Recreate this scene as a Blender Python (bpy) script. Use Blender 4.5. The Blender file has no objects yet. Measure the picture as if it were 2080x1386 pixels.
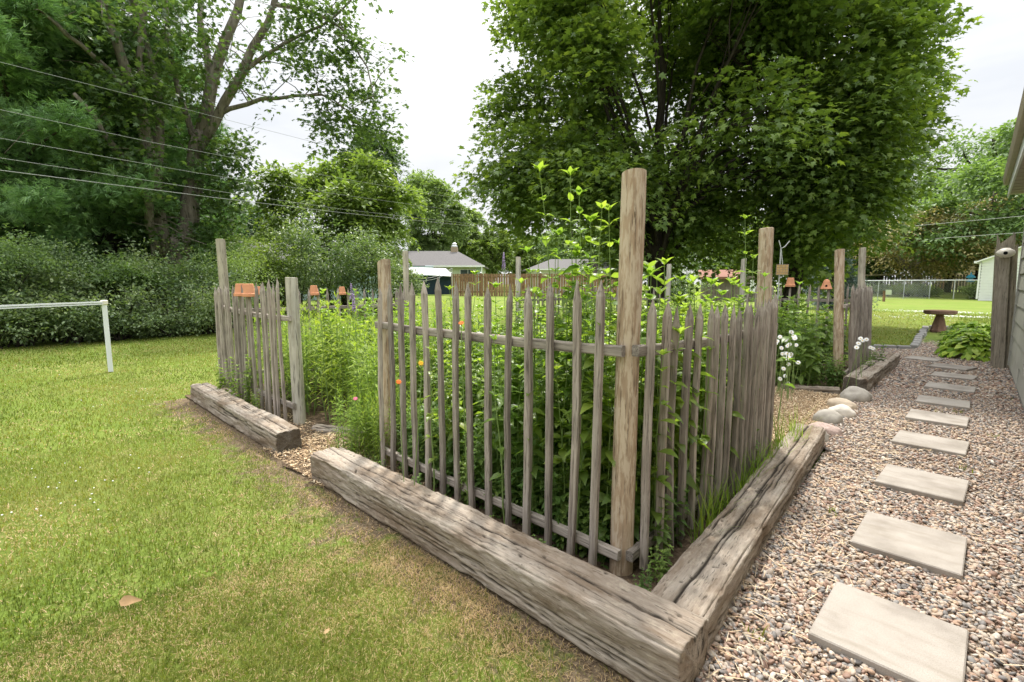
import bpy, math, random
import numpy as np
from mathutils import Vector
random.seed(7)
RNG = np.random.default_rng(7)
scene = bpy.context.scene
COL = scene.collection
R = math.radians

# ------------------------------------------------------------------ camera model (used to lay things out on the ground)
F, CX, CY, H = 985.0, 1040.0, 693.0, 1.38
PITCH = math.atan(116/F); YAW = math.atan(948/math.hypot(F, 116))
_fh = np.array([-math.sin(YAW), math.cos(YAW), 0]); _rt = np.array([math.cos(YAW), math.sin(YAW), 0]); _u0 = np.array([0, 0, 1.])
_fw = _fh*math.cos(PITCH)-_u0*math.sin(PITCH); _up = _fh*math.sin(PITCH)+_u0*math.cos(PITCH)
CAM = np.array([0, 0, H])
def ray(x, y): return _fw*F+_rt*(x-CX)+_up*(CY-y)
def G(x, y, z=0):
    r = ray(x, y); return CAM+r*((z-H)/r[2])
def at(x, y, d):
    r = ray(x, y); return CAM+r*(d/math.hypot(r[0], r[1]))
def onX(x, y, X):
    r = ray(x, y); return CAM+r*(X/r[0])
def onY(x, y, Y):
    r = ray(x, y); return CAM+r*(Y/r[1])
def gz(x, y):
    d = math.hypot(x, y); t = max(0.0, d-12.5)
    return 0.9*(1-math.exp(-t*0.019/0.9))
def ground(px, d):
    p = at(px, 577, d); return np.array([p[0], p[1], gz(p[0], p[1])])

# ------------------------------------------------------------------ numpy noise
def _hash(ix, iy, iz, seed):
    h = (ix*374761393 + iy*668265263 + iz*2147483647 + seed*974711) & 0xffffffff
    h = ((h ^ (h >> 13))*1274126177) & 0xffffffff
    h = ((h ^ (h >> 16))*2246822519) & 0xffffffff
    return ((h ^ (h >> 15)) & 0xffff)/65535.0
def vnoise(p, seed=0):
    p = np.asarray(p, float); i = np.floor(p).astype(np.int64); f = p-i; f = f*f*(3-2*f)
    r = 0
    for a in (0, 1):
        for b in (0, 1):
            for c in (0, 1):
                w = (f[:, 0] if a else 1-f[:, 0])*(f[:, 1] if b else 1-f[:, 1])*(f[:, 2] if c else 1-f[:, 2])
                r = r+w*_hash(i[:, 0]+a, i[:, 1]+b, i[:, 2]+c, seed)
    return r
def fbm(p, o=4, seed=0):
    p = np.asarray(p, float); s = 0; a = .5; t = 0
    for k in range(o):
        s = s+a*vnoise(p*2**k, seed+k); t += a; a *= .5
    return s/t

# ------------------------------------------------------------------ objects, labels
def tag(o, label=None, cat=None, group=None, kind=None):
    if label: o['label'] = label
    if cat: o['category'] = cat
    if group: o['group'] = group
    if kind: o['kind'] = kind
    return o
def thing(name, label, cat, loc=(0, 0, 0), rz=0, group=None):
    o = bpy.data.objects.new(name, None); COL.objects.link(o)
    o.empty_display_size = .1
    o.location = [float(v) for v in loc]; o.rotation_euler = (0, 0, rz)
    return tag(o, label, cat, group)
def wloc(p):
    v = np.zeros(3)
    while p is not None:
        v += np.array(p.location); p = p.parent
    return v
def link(name, me, mat, parent=None):
    o = bpy.data.objects.new(name, me); COL.objects.link(o)
    if mat: me.materials.append(mat)
    o.parent = parent
    return o
def npmesh(name, V, faces, mat, parent=None, attrs=None, smooth=False, vattrs=None):
    """faces: list of int arrays (m,k)"""
    V = np.asarray(V, np.float64)-wloc(parent)
    me = bpy.data.meshes.new(name)
    nl = sum(f.size for f in faces); npo = sum(len(f) for f in faces)
    me.vertices.add(len(V)); me.vertices.foreach_set('co', V.astype(np.float32).ravel())
    me.loops.add(nl); me.loops.foreach_set('vertex_index', np.concatenate([f.ravel() for f in faces]).astype(np.int32))
    me.polygons.add(npo)
    tot = np.concatenate([np.full(len(f), f.shape[1]) for f in faces])
    me.polygons.foreach_set('loop_start', np.concatenate([[0], np.cumsum(tot)[:-1]]).astype(np.int32))
    me.polygons.foreach_set('loop_total', tot.astype(np.int32))
    me.update(calc_edges=True)
    for k, v in (attrs or {}).items():
        a = me.attributes.new(k, 'FLOAT', 'FACE'); a.data.foreach_set('value', np.asarray(v, np.float32))
    for k, v in (vattrs or {}).items():
        a = me.attributes.new(k, 'FLOAT', 'POINT'); a.data.foreach_set('value', np.asarray(v, np.float32))
    if smooth: me.polygons.foreach_set('use_smooth', np.ones(npo, bool))
    return link(name, me, mat, parent)
class MB:
    def __init__(s): s.v = []; s.f = []
    def add(s, V, Fc):
        b = len(s.v); s.v += [tuple(map(float, p)) for p in V]; s.f += [tuple(i+b for i in f) for f in Fc]; return s
    def box(s, x0, x1, y0, y1, z0, z1, ch=0):
        if ch <= 0:
            V = [(x, y, z) for z in (z0, z1) for y in (y0, y1) for x in (x0, x1)]
            return s.add(V, [(0, 2, 3, 1), (4, 5, 7, 6), (0, 1, 5, 4), (2, 6, 7, 3), (0, 4, 6, 2), (1, 3, 7, 5)])
        V = []
        for z, e in ((z0, ch), (z0+ch, 0), (z1-ch, 0), (z1, ch)):
            for (x, y) in ((x0+e+ch, y0+e), (x1-e-ch, y0+e), (x1-e, y0+e+ch), (x1-e, y1-e-ch), (x1-e-ch, y1-e), (x0+e+ch, y1-e), (x0+e, y1-e-ch), (x0+e, y0+e+ch)):
                V.append((x, y, z))
        Fc = [tuple(range(7, -1, -1)), tuple(range(24, 32))]
        for k in range(3):
            for i in range(8): Fc.append((k*8+i, k*8+(i+1) % 8, k*8+8+(i+1) % 8, k*8+8+i))
        return s.add(V, Fc)
    def bar(s, a, b, w, h, up=(0, 0, 1)):
        a = np.array(a, float); b = np.array(b, float); d = b-a; d /= np.linalg.norm(d)
        u = np.array(up, float); sd = np.cross(d, u); sd /= np.linalg.norm(sd); u = np.cross(sd, d)
        V = [p+sd*sx*w/2+u*sz*h/2 for p in (a, b) for sx, sz in ((-1, -1), (1, -1), (1, 1), (-1, 1))]
        return s.add(V, [(3, 2, 1, 0), (4, 5, 6, 7), (0, 1, 5, 4), (1, 2, 6, 5), (2, 3, 7, 6), (3, 0, 4, 7)])
    def tube(s, pts, rad, n=8, cap=True):
        pts = [np.array(p, float) for p in pts]; m = len(pts)
        rad = [rad]*m if np.isscalar(rad) else rad
        V = []; Fc = []; ref = np.array([.31, .17, .93])
        for i, p in enumerate(pts):
            d = pts[min(i+1, m-1)]-pts[max(i-1, 0)]; d /= (np.linalg.norm(d)+1e-9)
            a = np.cross(d, ref)
            if np.linalg.norm(a) < .05: a = np.cross(d, [1, 0, 0])
            a /= np.linalg.norm(a); b = np.cross(d, a)
            for k in range(n):
                t = 2*math.pi*k/n; V.append(p+(a*math.cos(t)+b*math.sin(t))*rad[i])
        for i in range(m-1):
            for k in range(n): Fc.append((i*n+k, i*n+(k+1) % n, (i+1)*n+(k+1) % n, (i+1)*n+k))
        if cap: Fc += [tuple(range(n-1, -1, -1)), tuple(range((m-1)*n, m*n))]
        return s.add(V, Fc)
    def lathe(s, prof, c=(0, 0, 0), n=20):
        V = []; Fc = []; m = len(prof)
        for r, z in prof:
            for k in range(n):
                t = 2*math.pi*k/n; V.append((c[0]+r*math.cos(t), c[1]+r*math.sin(t), c[2]+z))
        for i in range(m-1):
            for k in range(n): Fc.append((i*n+k, i*n+(k+1) % n, (i+1)*n+(k+1) % n, (i+1)*n+k))
        Fc += [tuple(range(n-1, -1, -1)), tuple(range((m-1)*n, m*n))]
        return s.add(V, Fc)
    def build(s, name, mat, parent=None, smooth=False):
        w = wloc(parent)
        me = bpy.data.meshes.new(name)
        me.from_pydata([(p[0]-w[0], p[1]-w[1], p[2]-w[2]) for p in s.v], [], s.f)
        if smooth: me.polygons.foreach_set('use_smooth', np.ones(len(me.polygons), bool))
        me.update()
        return link(name, me, mat, parent)
def children(o): return [c for c in bpy.data.objects if c.parent == o]
def copy_tree(kids, root, loc, rz, sc=1.0, label=None):
    """kids: list of (child, [grandchildren])"""
    c = root.copy(); COL.objects.link(c); c.location = [float(v) for v in loc]; c.rotation_euler = (0, 0, rz)
    c.scale = (sc, sc, sc) if np.isscalar(sc) else sc
    if label: c['label'] = label
    for ch, gr in kids:
        d = ch.copy(); COL.objects.link(d); d.parent = c
        for g in gr:
            e = g.copy(); COL.objects.link(e); e.parent = d
    return c

# ------------------------------------------------------------------ materials
def newmat(name):
    m = bpy.data.materials.new(name); m.use_nodes = True; nt = m.node_tree; nt.nodes.clear()
    out = nt.nodes.new('ShaderNodeOutputMaterial'); return m, nt, out
def nd(nt, t, **kw):
    n = nt.nodes.new(t)
    for k, v in kw.items():
        if k.startswith('_'): n.inputs[k[1:]].default_value = v
        else: setattr(n, k, v)
    return n
def ramp(nt, fac, stops):
    r = nt.nodes.new('ShaderNodeValToRGB'); e = r.color_ramp.elements
    while len(e) < len(stops): e.new(.5)
    for i, (p, c) in enumerate(stops):
        e[i].position = p; e[i].color = (c[0], c[1], c[2], 1) if not np.isscalar(c) else (c, c, c, 1)
    nt.links.new(fac, r.inputs[0]); return r.outputs[0]
def mixc(nt, fac, a, b, mode='MIX'):
    m = nt.nodes.new('ShaderNodeMix'); m.data_type = 'RGBA'; m.blend_type = mode
    for s, i in ((fac, 0), (a, 6), (b, 7)):
        if hasattr(s, 'is_output'): nt.links.new(s, m.inputs[i])
        elif i == 0: m.inputs[0].default_value = s
        else: m.inputs[i].default_value = (s[0], s[1], s[2], 1)
    return m.outputs[2]
def mathn(nt, op, a, b=0.0):
    m = nt.nodes.new('ShaderNodeMath'); m.operation = op
    for i, s in enumerate((a, b)):
        if hasattr(s, 'is_output'): nt.links.new(s, m.inputs[i])
        else: m.inputs[i].default_value = s
    return m.outputs[0]
def noise(nt, vec, scale, detail=4, rough=.55, w=None):
    n = nt.nodes.new('ShaderNodeTexNoise'); n.inputs['Scale'].default_value = scale; n.inputs['Detail'].default_value = detail
    n.inputs['Roughness'].default_value = rough
    if w is not None:
        n.noise_dimensions = '4D'; nt.links.new(w, n.inputs['W'])
    if vec is not None: nt.links.new(vec, n.inputs['Vector'])
    return n.outputs['Fac']
def objcoord(nt, scale=(1, 1, 1)):
    tc = nt.nodes.new('ShaderNodeTexCoord'); mp = nt.nodes.new('ShaderNodeMapping'); mp.inputs['Scale'].default_value = scale
    nt.links.new(tc.outputs['Object'], mp.inputs[0]); return mp.outputs[0]
def principled(nt, out, col, rough=.8, spec=.3, bump=None, bstr=.3, bdist=.01, metal=0):
    p = nt.nodes.new('ShaderNodeBsdfPrincipled')
    for s, k in ((col, 'Base Color'), (rough, 'Roughness')):
        if hasattr(s, 'is_output'): nt.links.new(s, p.inputs[k])
        else: p.inputs[k].default_value = (s[0], s[1], s[2], 1) if k == 'Base Color' else s
    p.inputs['Specular IOR Level'].default_value = spec; p.inputs['Metallic'].default_value = metal
    if bump is not None:
        b = nt.nodes.new('ShaderNodeBump'); b.inputs['Strength'].default_value = bstr; b.inputs['Distance'].default_value = bdist
        nt.links.new(bump, b.inputs['Height']); nt.links.new(b.outputs[0], p.inputs['Normal'])
    nt.links.new(p.outputs[0], out.inputs[0]); return p
def simple(name, col, rough=.7, spec=.3, var=.15, scale=8, metal=0, bstr=.1):
    m, nt, out = newmat(name); v = objcoord(nt)
    n = noise(nt, v, scale); c = np.array(col)
    k = ramp(nt, n, [(.25, c*(1-var)), (.75, np.minimum(c*(1+var), 1))])
    principled(nt, out, k, rough, spec, noise(nt, v, scale*6), bstr, .005, metal); return m
def leafmat(name, cols, trans=.42, tcol=(1.25, 1.35, .5), spec=.25, rough=.45, obj=0.0):
    m, nt, out = newmat(name)
    a = nd(nt, 'ShaderNodeAttribute', attribute_name='rnd'); f = a.outputs['Fac']
    n = len(cols); c = ramp(nt, f, [(i/(n-1), cols[i]) for i in range(n)])
    if obj:
        oi = nt.nodes.new('ShaderNodeObjectInfo')
        h = nt.nodes.new('ShaderNodeHueSaturation'); nt.links.new(c, h.inputs['Color'])
        nt.links.new(mathn(nt, 'ADD', mathn(nt, 'MULTIPLY', oi.outputs['Random'], obj), 1-obj/2), h.inputs['Value'])
        nt.links.new(mathn(nt, 'ADD', mathn(nt, 'MULTIPLY', oi.outputs['Random'], -.03), .515), h.inputs['Hue'])
        c = h.outputs[0]
    p = nt.nodes.new('ShaderNodeBsdfPrincipled'); nt.links.new(c, p.inputs['Base Color'])
    p.inputs['Roughness'].default_value = rough; p.inputs['Specular IOR Level'].default_value = spec
    t = nt.nodes.new('ShaderNodeBsdfTranslucent'); nt.links.new(mixc(nt, 1.0, c, tcol, 'MULTIPLY'), t.inputs['Color'])
    s = nt.nodes.new('ShaderNodeMixShader'); s.inputs[0].default_value = trans
    nt.links.new(p.outputs[0], s.inputs[1]); nt.links.new(t.outputs[0], s.inputs[2]); nt.links.new(s.outputs[0], out.inputs[0])
    return m
def woodmat(name, dark, mid, light, sc=(55, 55, 3), bstr=.5, extra=None, rnd=.25):
    """weathered wood, grain along the local axis that has the small scale"""
    m, nt, out = newmat(name); v = objcoord(nt, sc)
    oi = nt.nodes.new('ShaderNodeObjectInfo'); w = mathn(nt, 'MULTIPLY', oi.outputs['Random'], 37.0)
    n1 = noise(nt, v, 1.0, 6, .65, w); n2 = noise(nt, v, 3.1, 4, .6, w)
    c = ramp(nt, n1, [(.28, dark), (.47, mid), (.72, light)])
    streak = ramp(nt, n2, [(.36, .28), (.46, 1.0)])
    c = mixc(nt, .8, c, streak, 'MULTIPLY')
    big = noise(nt, objcoord(nt, (3, 3, 3)), 1.6, 3, .5, w)
    c = mixc(nt, .55, c, ramp(nt, big, [(.3, .62), (.7, 1.2)]), 'MULTIPLY')
    val = mathn(nt, 'ADD', mathn(nt, 'MULTIPLY', oi.outputs['Random'], rnd*2), 1-rnd)
    h = nt.nodes.new('ShaderNodeHueSaturation'); nt.links.new(c, h.inputs['Color']); nt.links.new(val, h.inputs['Value']); c = h.outputs[0]
    if extra: c = extra(nt, c, w)
    principled(nt, out, c, .85, .15, mathn(nt, 'ADD', n1, mathn(nt, 'MULTIPLY', n2, .6)), bstr, .004); return m

M = {}
M['picket'] = woodmat('weathered_picket', (.14, .112, .094), (.33, .282, .24), (.50, .445, .385))
M['rail'] = woodmat('weathered_rail', (.12, .10, .085), (.31, .27, .23), (.50, .445, .385), sc=(3, 55, 55))
M['rail_y'] = woodmat('weathered_rail_along', (.12, .10, .085), (.31, .27, .23), (.50, .445, .385), sc=(55, 3, 55))
def peel(nt, c, w):
    p = noise(nt, objcoord(nt, (30, 30, 5.5)), 1.6, 6, .68, w)
    p2 = noise(nt, objcoord(nt, (90, 90, 5)), 1.2, 3, .6, w)
    f = ramp(nt, mathn(nt, 'ADD', mathn(nt, 'MULTIPLY', p, .72), mathn(nt, 'MULTIPLY', p2, .28)), [(.47, 0), (.54, .85)])
    return mixc(nt, f, c, (.58, .48, .36))
M['post_brown'] = woodmat('peeled_post', (.28, .195, .125), (.42, .30, .20), (.51, .395, .28), sc=(32, 32, 1.6), bstr=.35, extra=peel, rnd=.05)
M['post_grey'] = woodmat('pale_post', (.22, .18, .13), (.43, .385, .30), (.58, .53, .43), sc=(30, 30, 1.8), bstr=.3, rnd=.1)
M['post_white'] = woodmat('bleached_post', (.29, .25, .19), (.49, .455, .38), (.62, .59, .51), sc=(30, 30, 1.8), bstr=.3, rnd=.05)

def timbermat(name, tint=(1, 1, 1)):
    m, nt, out = newmat(name); v = objcoord(nt, (5, 48, 48)); oi = nt.nodes.new('ShaderNodeObjectInfo')
    w = mathn(nt, 'MULTIPLY', oi.outputs['Random'], 31.0)
    n1 = noise(nt, v, 1.0, 8, .68, w); n2 = noise(nt, objcoord(nt, (9, 120, 120)), 1.0, 4, .6, w)
    c = ramp(nt, n1, [(.22, (.12, .095, .072)), (.40, (.28, .235, .19)), (.58, (.375, .325, .27)), (.8, (.47, .42, .36))])
    c = mixc(nt, .75, c, ramp(nt, n2, [(.3, .62), (.5, 1.08)]), 'MULTIPLY')
    ch = noise(nt, objcoord(nt, (16, 130, 130)), 1.0, 3, .55, w)
    c = mixc(nt, .85, c, ramp(nt, ch, [(.335, .22), (.40, 1.0)]), 'MULTIPLY')       # short open checks
    b = noise(nt, objcoord(nt, (1.6, 5, 5)), 1.5, 5, .6, w)
    c = mixc(nt, ramp(nt, b, [(.43, 0), (.64, .75)]), c, (.16, .11, .07))           # brown rot stains
    l = noise(nt, objcoord(nt, (7, 9, 9)), 2.0, 6, .7, w)
    c = mixc(nt, ramp(nt, l, [(.55, 0), (.72, .55)]), c, (.5, .44, .34))              # bleached, lichened flecks
    a = nd(nt, 'ShaderNodeAttribute', attribute_name='crack')
    c = mixc(nt, ramp(nt, a.outputs['Fac'], [(.1, 0), (.7, .92)]), c, (.022, .017, .013))
    c = mixc(nt, 1.0, c, tint, 'MULTIPLY')
    hgt = mathn(nt, 'ADD', n1, mathn(nt, 'MULTIPLY', n2, .7))
    principled(nt, out, c, .9, .12, hgt, .85, .008); return m
M['timber'] = timbermat('railroad_timber')
M['timber_end'] = M['timber']
def concrete():
    m, nt, out = newmat('concrete_slab'); v = objcoord(nt); oi = nt.nodes.new('ShaderNodeObjectInfo'); w = mathn(nt, 'MULTIPLY', oi.outputs['Random'], 23.)
    n = noise(nt, v, 3.2, 5, .6, w); s = noise(nt, v, 240, 2, .5)
    c = ramp(nt, n, [(.3, (.25, .22, .19)), (.5, (.375, .338, .298)), (.72, (.445, .408, .365))])
    c = mixc(nt, .6, c, ramp(nt, s, [(.3, .68), (.55, 1.05)]), 'MULTIPLY')
    d = noise(nt, objcoord(nt, (2, 9, 1)), 2.0, 5, .6, w)
    c = mixc(nt, ramp(nt, d, [(.50, 0), (.74, .55)]), c, (.23, .195, .15))
    val = mathn(nt, 'ADD', mathn(nt, 'MULTIPLY', oi.outputs['Random'], .2), .9)
    c = mixc(nt, 1.0, c, ramp(nt, val, [(0, 0), (1, 1)]), 'MULTIPLY')
    principled(nt, out, c, .92, .15, s, .35, .002); return m
M['concrete'] = concrete()
def pebmat():
    m, nt, out = newmat('river_pebbles'); a = nd(nt, 'ShaderNodeAttribute', attribute_name='rnd')
    cols = [(.19, .175, .165), (.42, .325, .25), (.27, .17, .125), (.47, .385, .305), (.25, .235, .22), (.40, .27, .19), (.54, .48, .41), (.32, .215, .165), (.33, .285, .25), (.47, .345, .24), (.20, .165, .145), (.44, .365, .295)]
    r = nt.nodes.new('ShaderNodeValToRGB'); r.color_ramp.interpolation = 'CONSTANT'; e = r.color_ramp.elements
    while len(e) < len(cols): e.new(.5)
    for i, c in enumerate(cols): e[i].position = i/len(cols); e[i].color = (*c, 1)
    nt.links.new(a.outputs['Fac'], r.inputs[0])
    n = noise(nt, objcoord(nt), 90, 3, .6)
    c = mixc(nt, .5, r.outputs[0], ramp(nt, n, [(.3, .65), (.7, 1.2)]), 'MULTIPLY')
    principled(nt, out, c, .62, .35, n, .25, .002); return m
M['pebble'] = pebmat()
def gravelbase():
    m, nt, out = newmat('gravel_bed'); v = objcoord(nt)
    vo = nt.nodes.new('ShaderNodeTexVoronoi'); vo.inputs['Scale'].default_value = 46; nt.links.new(v, vo.inputs['Vector'])
    sp = nt.nodes.new('ShaderNodeSeparateColor'); nt.links.new(vo.outputs['Color'], sp.inputs[0])
    c = ramp(nt, sp.outputs[0], [(0, (.16, .14, .125)), (.25, (.38, .3, .22)), (.5, (.25, .175, .13)), (.75, (.45, .37, .29)), (1, (.30, .26, .22))])
    c = mixc(nt, ramp(nt, vo.outputs['Distance'], [(.3, 0), (.75, .6)]), c, (.12, .095, .072))
    dm = nt.nodes.new('ShaderNodeMath'); dm.operation = 'SUBTRACT'; dm.inputs[0].default_value = 1; nt.links.new(vo.outputs['Distance'], dm.inputs[1])
    principled(nt, out, c, .8, .2, dm.outputs[0], .6, .012); return m
M['gravel'] = gravelbase()
def soilmat():
    m, nt, out = newmat('garden_soil'); v = objcoord(nt)
    n = noise(nt, v, 22, 6, .7); b = noise(nt, v, 2.2, 3)
    c = ramp(nt, n, [(.3, (.03, .022, .016)), (.5, (.11, .078, .052)), (.7, (.26, .19, .125))])
    c = mixc(nt, ramp(nt, b, [(.4, 0), (.6, .5)]), c, (.16, .11, .07))
    principled(nt, out, c, .95, .1, n, .8, .03); return m
M['soil'] = soilmat()
def dirtmat():
    m, nt, out = newmat('dry_soil'); v = objcoord(nt); n = noise(nt, v, 60, 6, .7); b = noise(nt, v, 5, 4)
    c = ramp(nt, n, [(.3, (.085, .06, .04)), (.5, (.19, .14, .09)), (.7, (.34, .27, .17))]); c = mixc(nt, ramp(nt, b, [(.35, .7), (.6, 0)]), c, (.15, .105, .07))
    principled(nt, out, c, .95, .1, n, .8, .015); return m
M['dirt'] = dirtmat()
def chipmat():
    m, nt, out = newmat('wood_chips'); a = nd(nt, 'ShaderNodeAttribute', attribute_name='rnd')
    c = ramp(nt, a.outputs['Fac'], [(0, (.30, .19, .11)), (.3, (.50, .36, .22)), (.7, (.64, .49, .32)), (1, (.75, .62, .44))])
    principled(nt, out, c, .85, .15); return m
M['chip'] = chipmat()
def lawnmat():
    m, nt, out = newmat('lawn_ground'); v = objcoord(nt)
    n = noise(nt, v, 55, 5, .7); b = noise(nt, v, .55, 4, .55); b2 = noise(nt, v, 3.0, 4)
    st = noise(nt, objcoord(nt, (.15, 1.3, 1)), 1.0, 2, .5)
    c = ramp(nt, n, [(.3, (.095, .14, .022)), (.5, (.165, .235, .04)), (.72, (.235, .295, .07))])
    c = mixc(nt, ramp(nt, b, [(.42, 0), (.7, .4)]), c, (.25, .255, .075))
    c = mixc(nt, ramp(nt, b2, [(.55, 0), (.8, .45)]), c, (.33, .26, .13))
    sp = nt.nodes.new('ShaderNodeSeparateXYZ'); nt.links.new(v, sp.inputs[0])          # worn, dry soil along the timbers
    dy = mathn(nt, 'SUBTRACT', 1.43, sp.outputs[1]); near = mathn(nt, 'MULTIPLY', mathn(nt, 'GREATER_THAN', dy, -.2), mathn(nt, 'SUBTRACT', 1.0, mathn(nt, 'DIVIDE', dy, .55)))
    rx_ = mathn(nt, 'MULTIPLY', mathn(nt, 'GREATER_THAN', sp.outputs[0], -6.9), mathn(nt, 'LESS_THAN', sp.outputs[0], -.4))
    wear = mathn(nt, 'ADD', mathn(nt, 'MULTIPLY', near, 1.0), mathn(nt, 'MULTIPLY', mathn(nt, 'SUBTRACT', noise(nt, v, 7, 6, .65), .5), 2.6))
    wear = mathn(nt, 'MULTIPLY', ramp(nt, wear, [(.35, 0), (.75, 1)]), rx_)
    c = mixc(nt, wear, c, ramp(nt, n, [(.3, (.085, .06, .042)), (.5, (.19, .14, .09)), (.7, (.36, .28, .175))]))
    c = mixc(nt, .35, c, ramp(nt, st, [(.35, .75), (.65, 1.2)]), 'MULTIPLY')
    principled(nt, out, c, .95, .1, n, .9, .03); return m
M['lawn'] = lawnmat()
M['blade'] = leafmat('grass_blades', [(0.088, 0.13, 0.0189), (0.149, 0.195, 0.0294), (0.231, 0.25, 0.0504), (0.33, 0.28, 0.0945), (0.495, 0.35, 0.189), (0.638, 0.47, 0.304)], trans=.42, tcol=(1.2, 1.25, .6), spec=.2, rough=.5)

M['herb'] = leafmat('perennial_leaves', [(.125, .195, .04), (.18, .27, .052), (.24, .345, .06), (.31, .41, .08)], trans=.56, tcol=(1.2, 1.3, .6), obj=.3, spec=.5, rough=.36)
M['herb_dark'] = leafmat('dark_perennial_leaves', [(0.093, 0.168, 0.042), (0.159, 0.256, 0.063), (0.246, 0.354, 0.086)], trans=.4, obj=.3, spec=.3)
M['feather'] = leafmat('fine_leaves', [(0.184, 0.268, 0.0521), (0.283, 0.387, 0.0667), (0.4, 0.498, 0.0891)], trans=.45, obj=.25)
M['stem'] = simple('green_stems', (.19, .28, .08), .6, .3)
M['maple'] = leafmat('maple_leaves', [(0.0703, 0.12, 0.0324), (0.115, 0.184, 0.0478), (0.174, 0.258, 0.0641), (0.269, 0.352, 0.0836)], trans=.42, tcol=(1.4, 1.4, .5), spec=.35, rough=.4)
M['silver'] = leafmat('silver_maple_leaves', [(0.0556, 0.0993, 0.0378), (0.0884, 0.146, 0.0546), (0.145, 0.211, 0.0752)], trans=.45, tcol=(1.3, 1.35, .55))
M['pine'] = leafmat('pine_needles', [(0.14, 0.243, 0.109), (0.225, 0.375, 0.162), (0.367, 0.538, 0.225)], trans=.22, tcol=(1.1, 1.3, .6))
M['spruce'] = leafmat('spruce_needles', [(0.065, 0.104, 0.0975), (0.104, 0.156, 0.143), (0.169, 0.227, 0.202)], trans=.15, tcol=(1, 1, .8))
M['hedge'] = leafmat('hedge_leaves', [(0.0812, 0.131, 0.0619), (0.135, 0.203, 0.0939), (0.235, 0.311, 0.153), (0.354, 0.42, 0.237)], trans=.35, obj=.25, spec=.45, rough=.4)
M['lightleaf'] = leafmat('light_tree_leaves', [(0.127, 0.185, 0.0574), (0.2, 0.277, 0.0829), (0.305, 0.371, 0.115)], trans=.42)
M['midleaf'] = leafmat('mid_tree_leaves', [(0.119, 0.186, 0.0796), (0.189, 0.271, 0.113), (0.283, 0.386, 0.165)], trans=.4, obj=.3)
M['darkleaf'] = leafmat('dark_tree_leaves', [(0.0618, 0.104, 0.052), (0.103, 0.163, 0.0796), (0.161, 0.236, 0.112)], trans=.35, obj=.2)
M['brownleaf'] = leafmat('bronze_tree_leaves', [(0.163, 0.194, 0.0714), (0.286, 0.265, 0.112), (0.49, 0.398, 0.204)], trans=.35, tcol=(1.2, 1.1, .6))
M['hosta'] = leafmat('hosta_leaves', [(0.127, 0.24, 0.038), (0.24, 0.38, 0.0443), (0.38, 0.506, 0.0759), (0.695, 0.734, 0.455)], trans=.35, obj=.2)
M['bark'] = woodmat('tree_bark', (.085, .072, .058), (.185, .16, .13), (.30, .265, .225), sc=(9, 9, 1.2), bstr=.9, rnd=.1)
M['bark_dark'] = woodmat('dark_bark', (.02, .016, .013), (.045, .037, .03), (.085, .072, .058), sc=(9, 9, 1.2), bstr=.9, rnd=.1)
M['terracotta'] = simple('terracotta', (.62, .285, .155), .8, .2, .12, 12)
M['white_paint'] = simple('white_paint', (.78, .79, .8), .5, .4, .05, 4)
M['white_pvc'] = simple('white_tube', (.74, .76, .79), .4, .4, .06, 5)
M['brick_red'] = simple('aged_red_concrete', (.19, .115, .085), .9, .15, .3, 14, bstr=.5)
M['stone_grey'] = simple('grey_fieldstone', (.36, .33, .285), .8, .25, .22, 9, bstr=.4)
M['stone_tan'] = simple('tan_fieldstone', (.50, .41, .31), .8, .25, .2, 9, bstr=.4)
M['stone_pink'] = simple('pink_granite', (.40, .30, .26), .8, .25, .3, 40, bstr=.4)
M['stone_white'] = simple('pale_quartz', (.60, .55, .48), .8, .25, .15, 9, bstr=.4)
M['edge_stone'] = simple('edging_block', (.27, .26, .245), .9, .15, .25, 10, bstr=.5)
M['siding'] = simple('grey_siding', (.37, .365, .325), .6, .3, .08, 3)
M['fascia'] = simple('grey_white_fascia', (.66, .67, .675), .5, .3, .05, 3)
M['gutter'] = simple('tan_gutter', (.36, .31, .24), .5, .3, .12, 5)
M['soffit'] = simple('beige_soffit', (.47, .42, .35), .6, .3, .06, 3)
M['shingle'] = simple('grey_shingles', (.15, .143, .14), .95, .1, .3, 14, bstr=.6)
M['blue_wall'] = simple('pale_blue_siding', (.42, .53, .57), .7, .2, .08, 3)
M['cream_wall'] = simple('pale_green_siding', (.52, .58, .44), .7, .2, .08, 3)
M['tan_wall'] = simple('tan_wall', (.34, .27, .19), .8, .2, .08, 3)
M['white_wall'] = simple('white_siding', (.76, .77, .78), .6, .3, .05, 3)
M['glass'] = simple('window_glass', (.05, .065, .075), .08, .6, .1, 2, bstr=0)
M['navy'] = simple('navy_tarp', (.018, .035, .055), .7, .25, .3, 4)
M['brown_board'] = woodmat('stained_boards', (.15, .085, .048), (.25, .15, .088), (.36, .235, .145), sc=(12, 12, 1), bstr=.3, rnd=.18)
M['grey_board'] = woodmat('grey_boards', (.10, .085, .07), (.19, .16, .135), (.28, .245, .21), sc=(12, 12, 1), bstr=.3, rnd=.15)
M['tan_board'] = woodmat('tan_boards', (.19, .165, .125), (.33, .29, .225), (.44, .395, .32), sc=(40, 40, 2.5), bstr=.4, rnd=.08)
M['steel'] = simple('galvanised_steel', (.55, .57, .58), .4, .5, .08, 6, metal=.5)
M['black'] = simple('dark_hole', (.01, .01, .01), .9, .1, .1)
M['ceramic'] = simple('white_ceramic', (.72, .67, .58), .35, .4, .08, 10)
M['suet'] = simple('suet_cake', (.55, .38, .16), .8, .2, .25, 40)
M['blue_glaze'] = simple('blue_glaze', (.05, .28, .42), .3, .5, .15, 8)
M['wire'] = simple('bare_cable', (.36, .365, .365), .5, .4, .08, 4)
M['red_board'] = simple('rust_red_roof', (.22, .105, .075), .8, .2, .2, 5)
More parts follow.
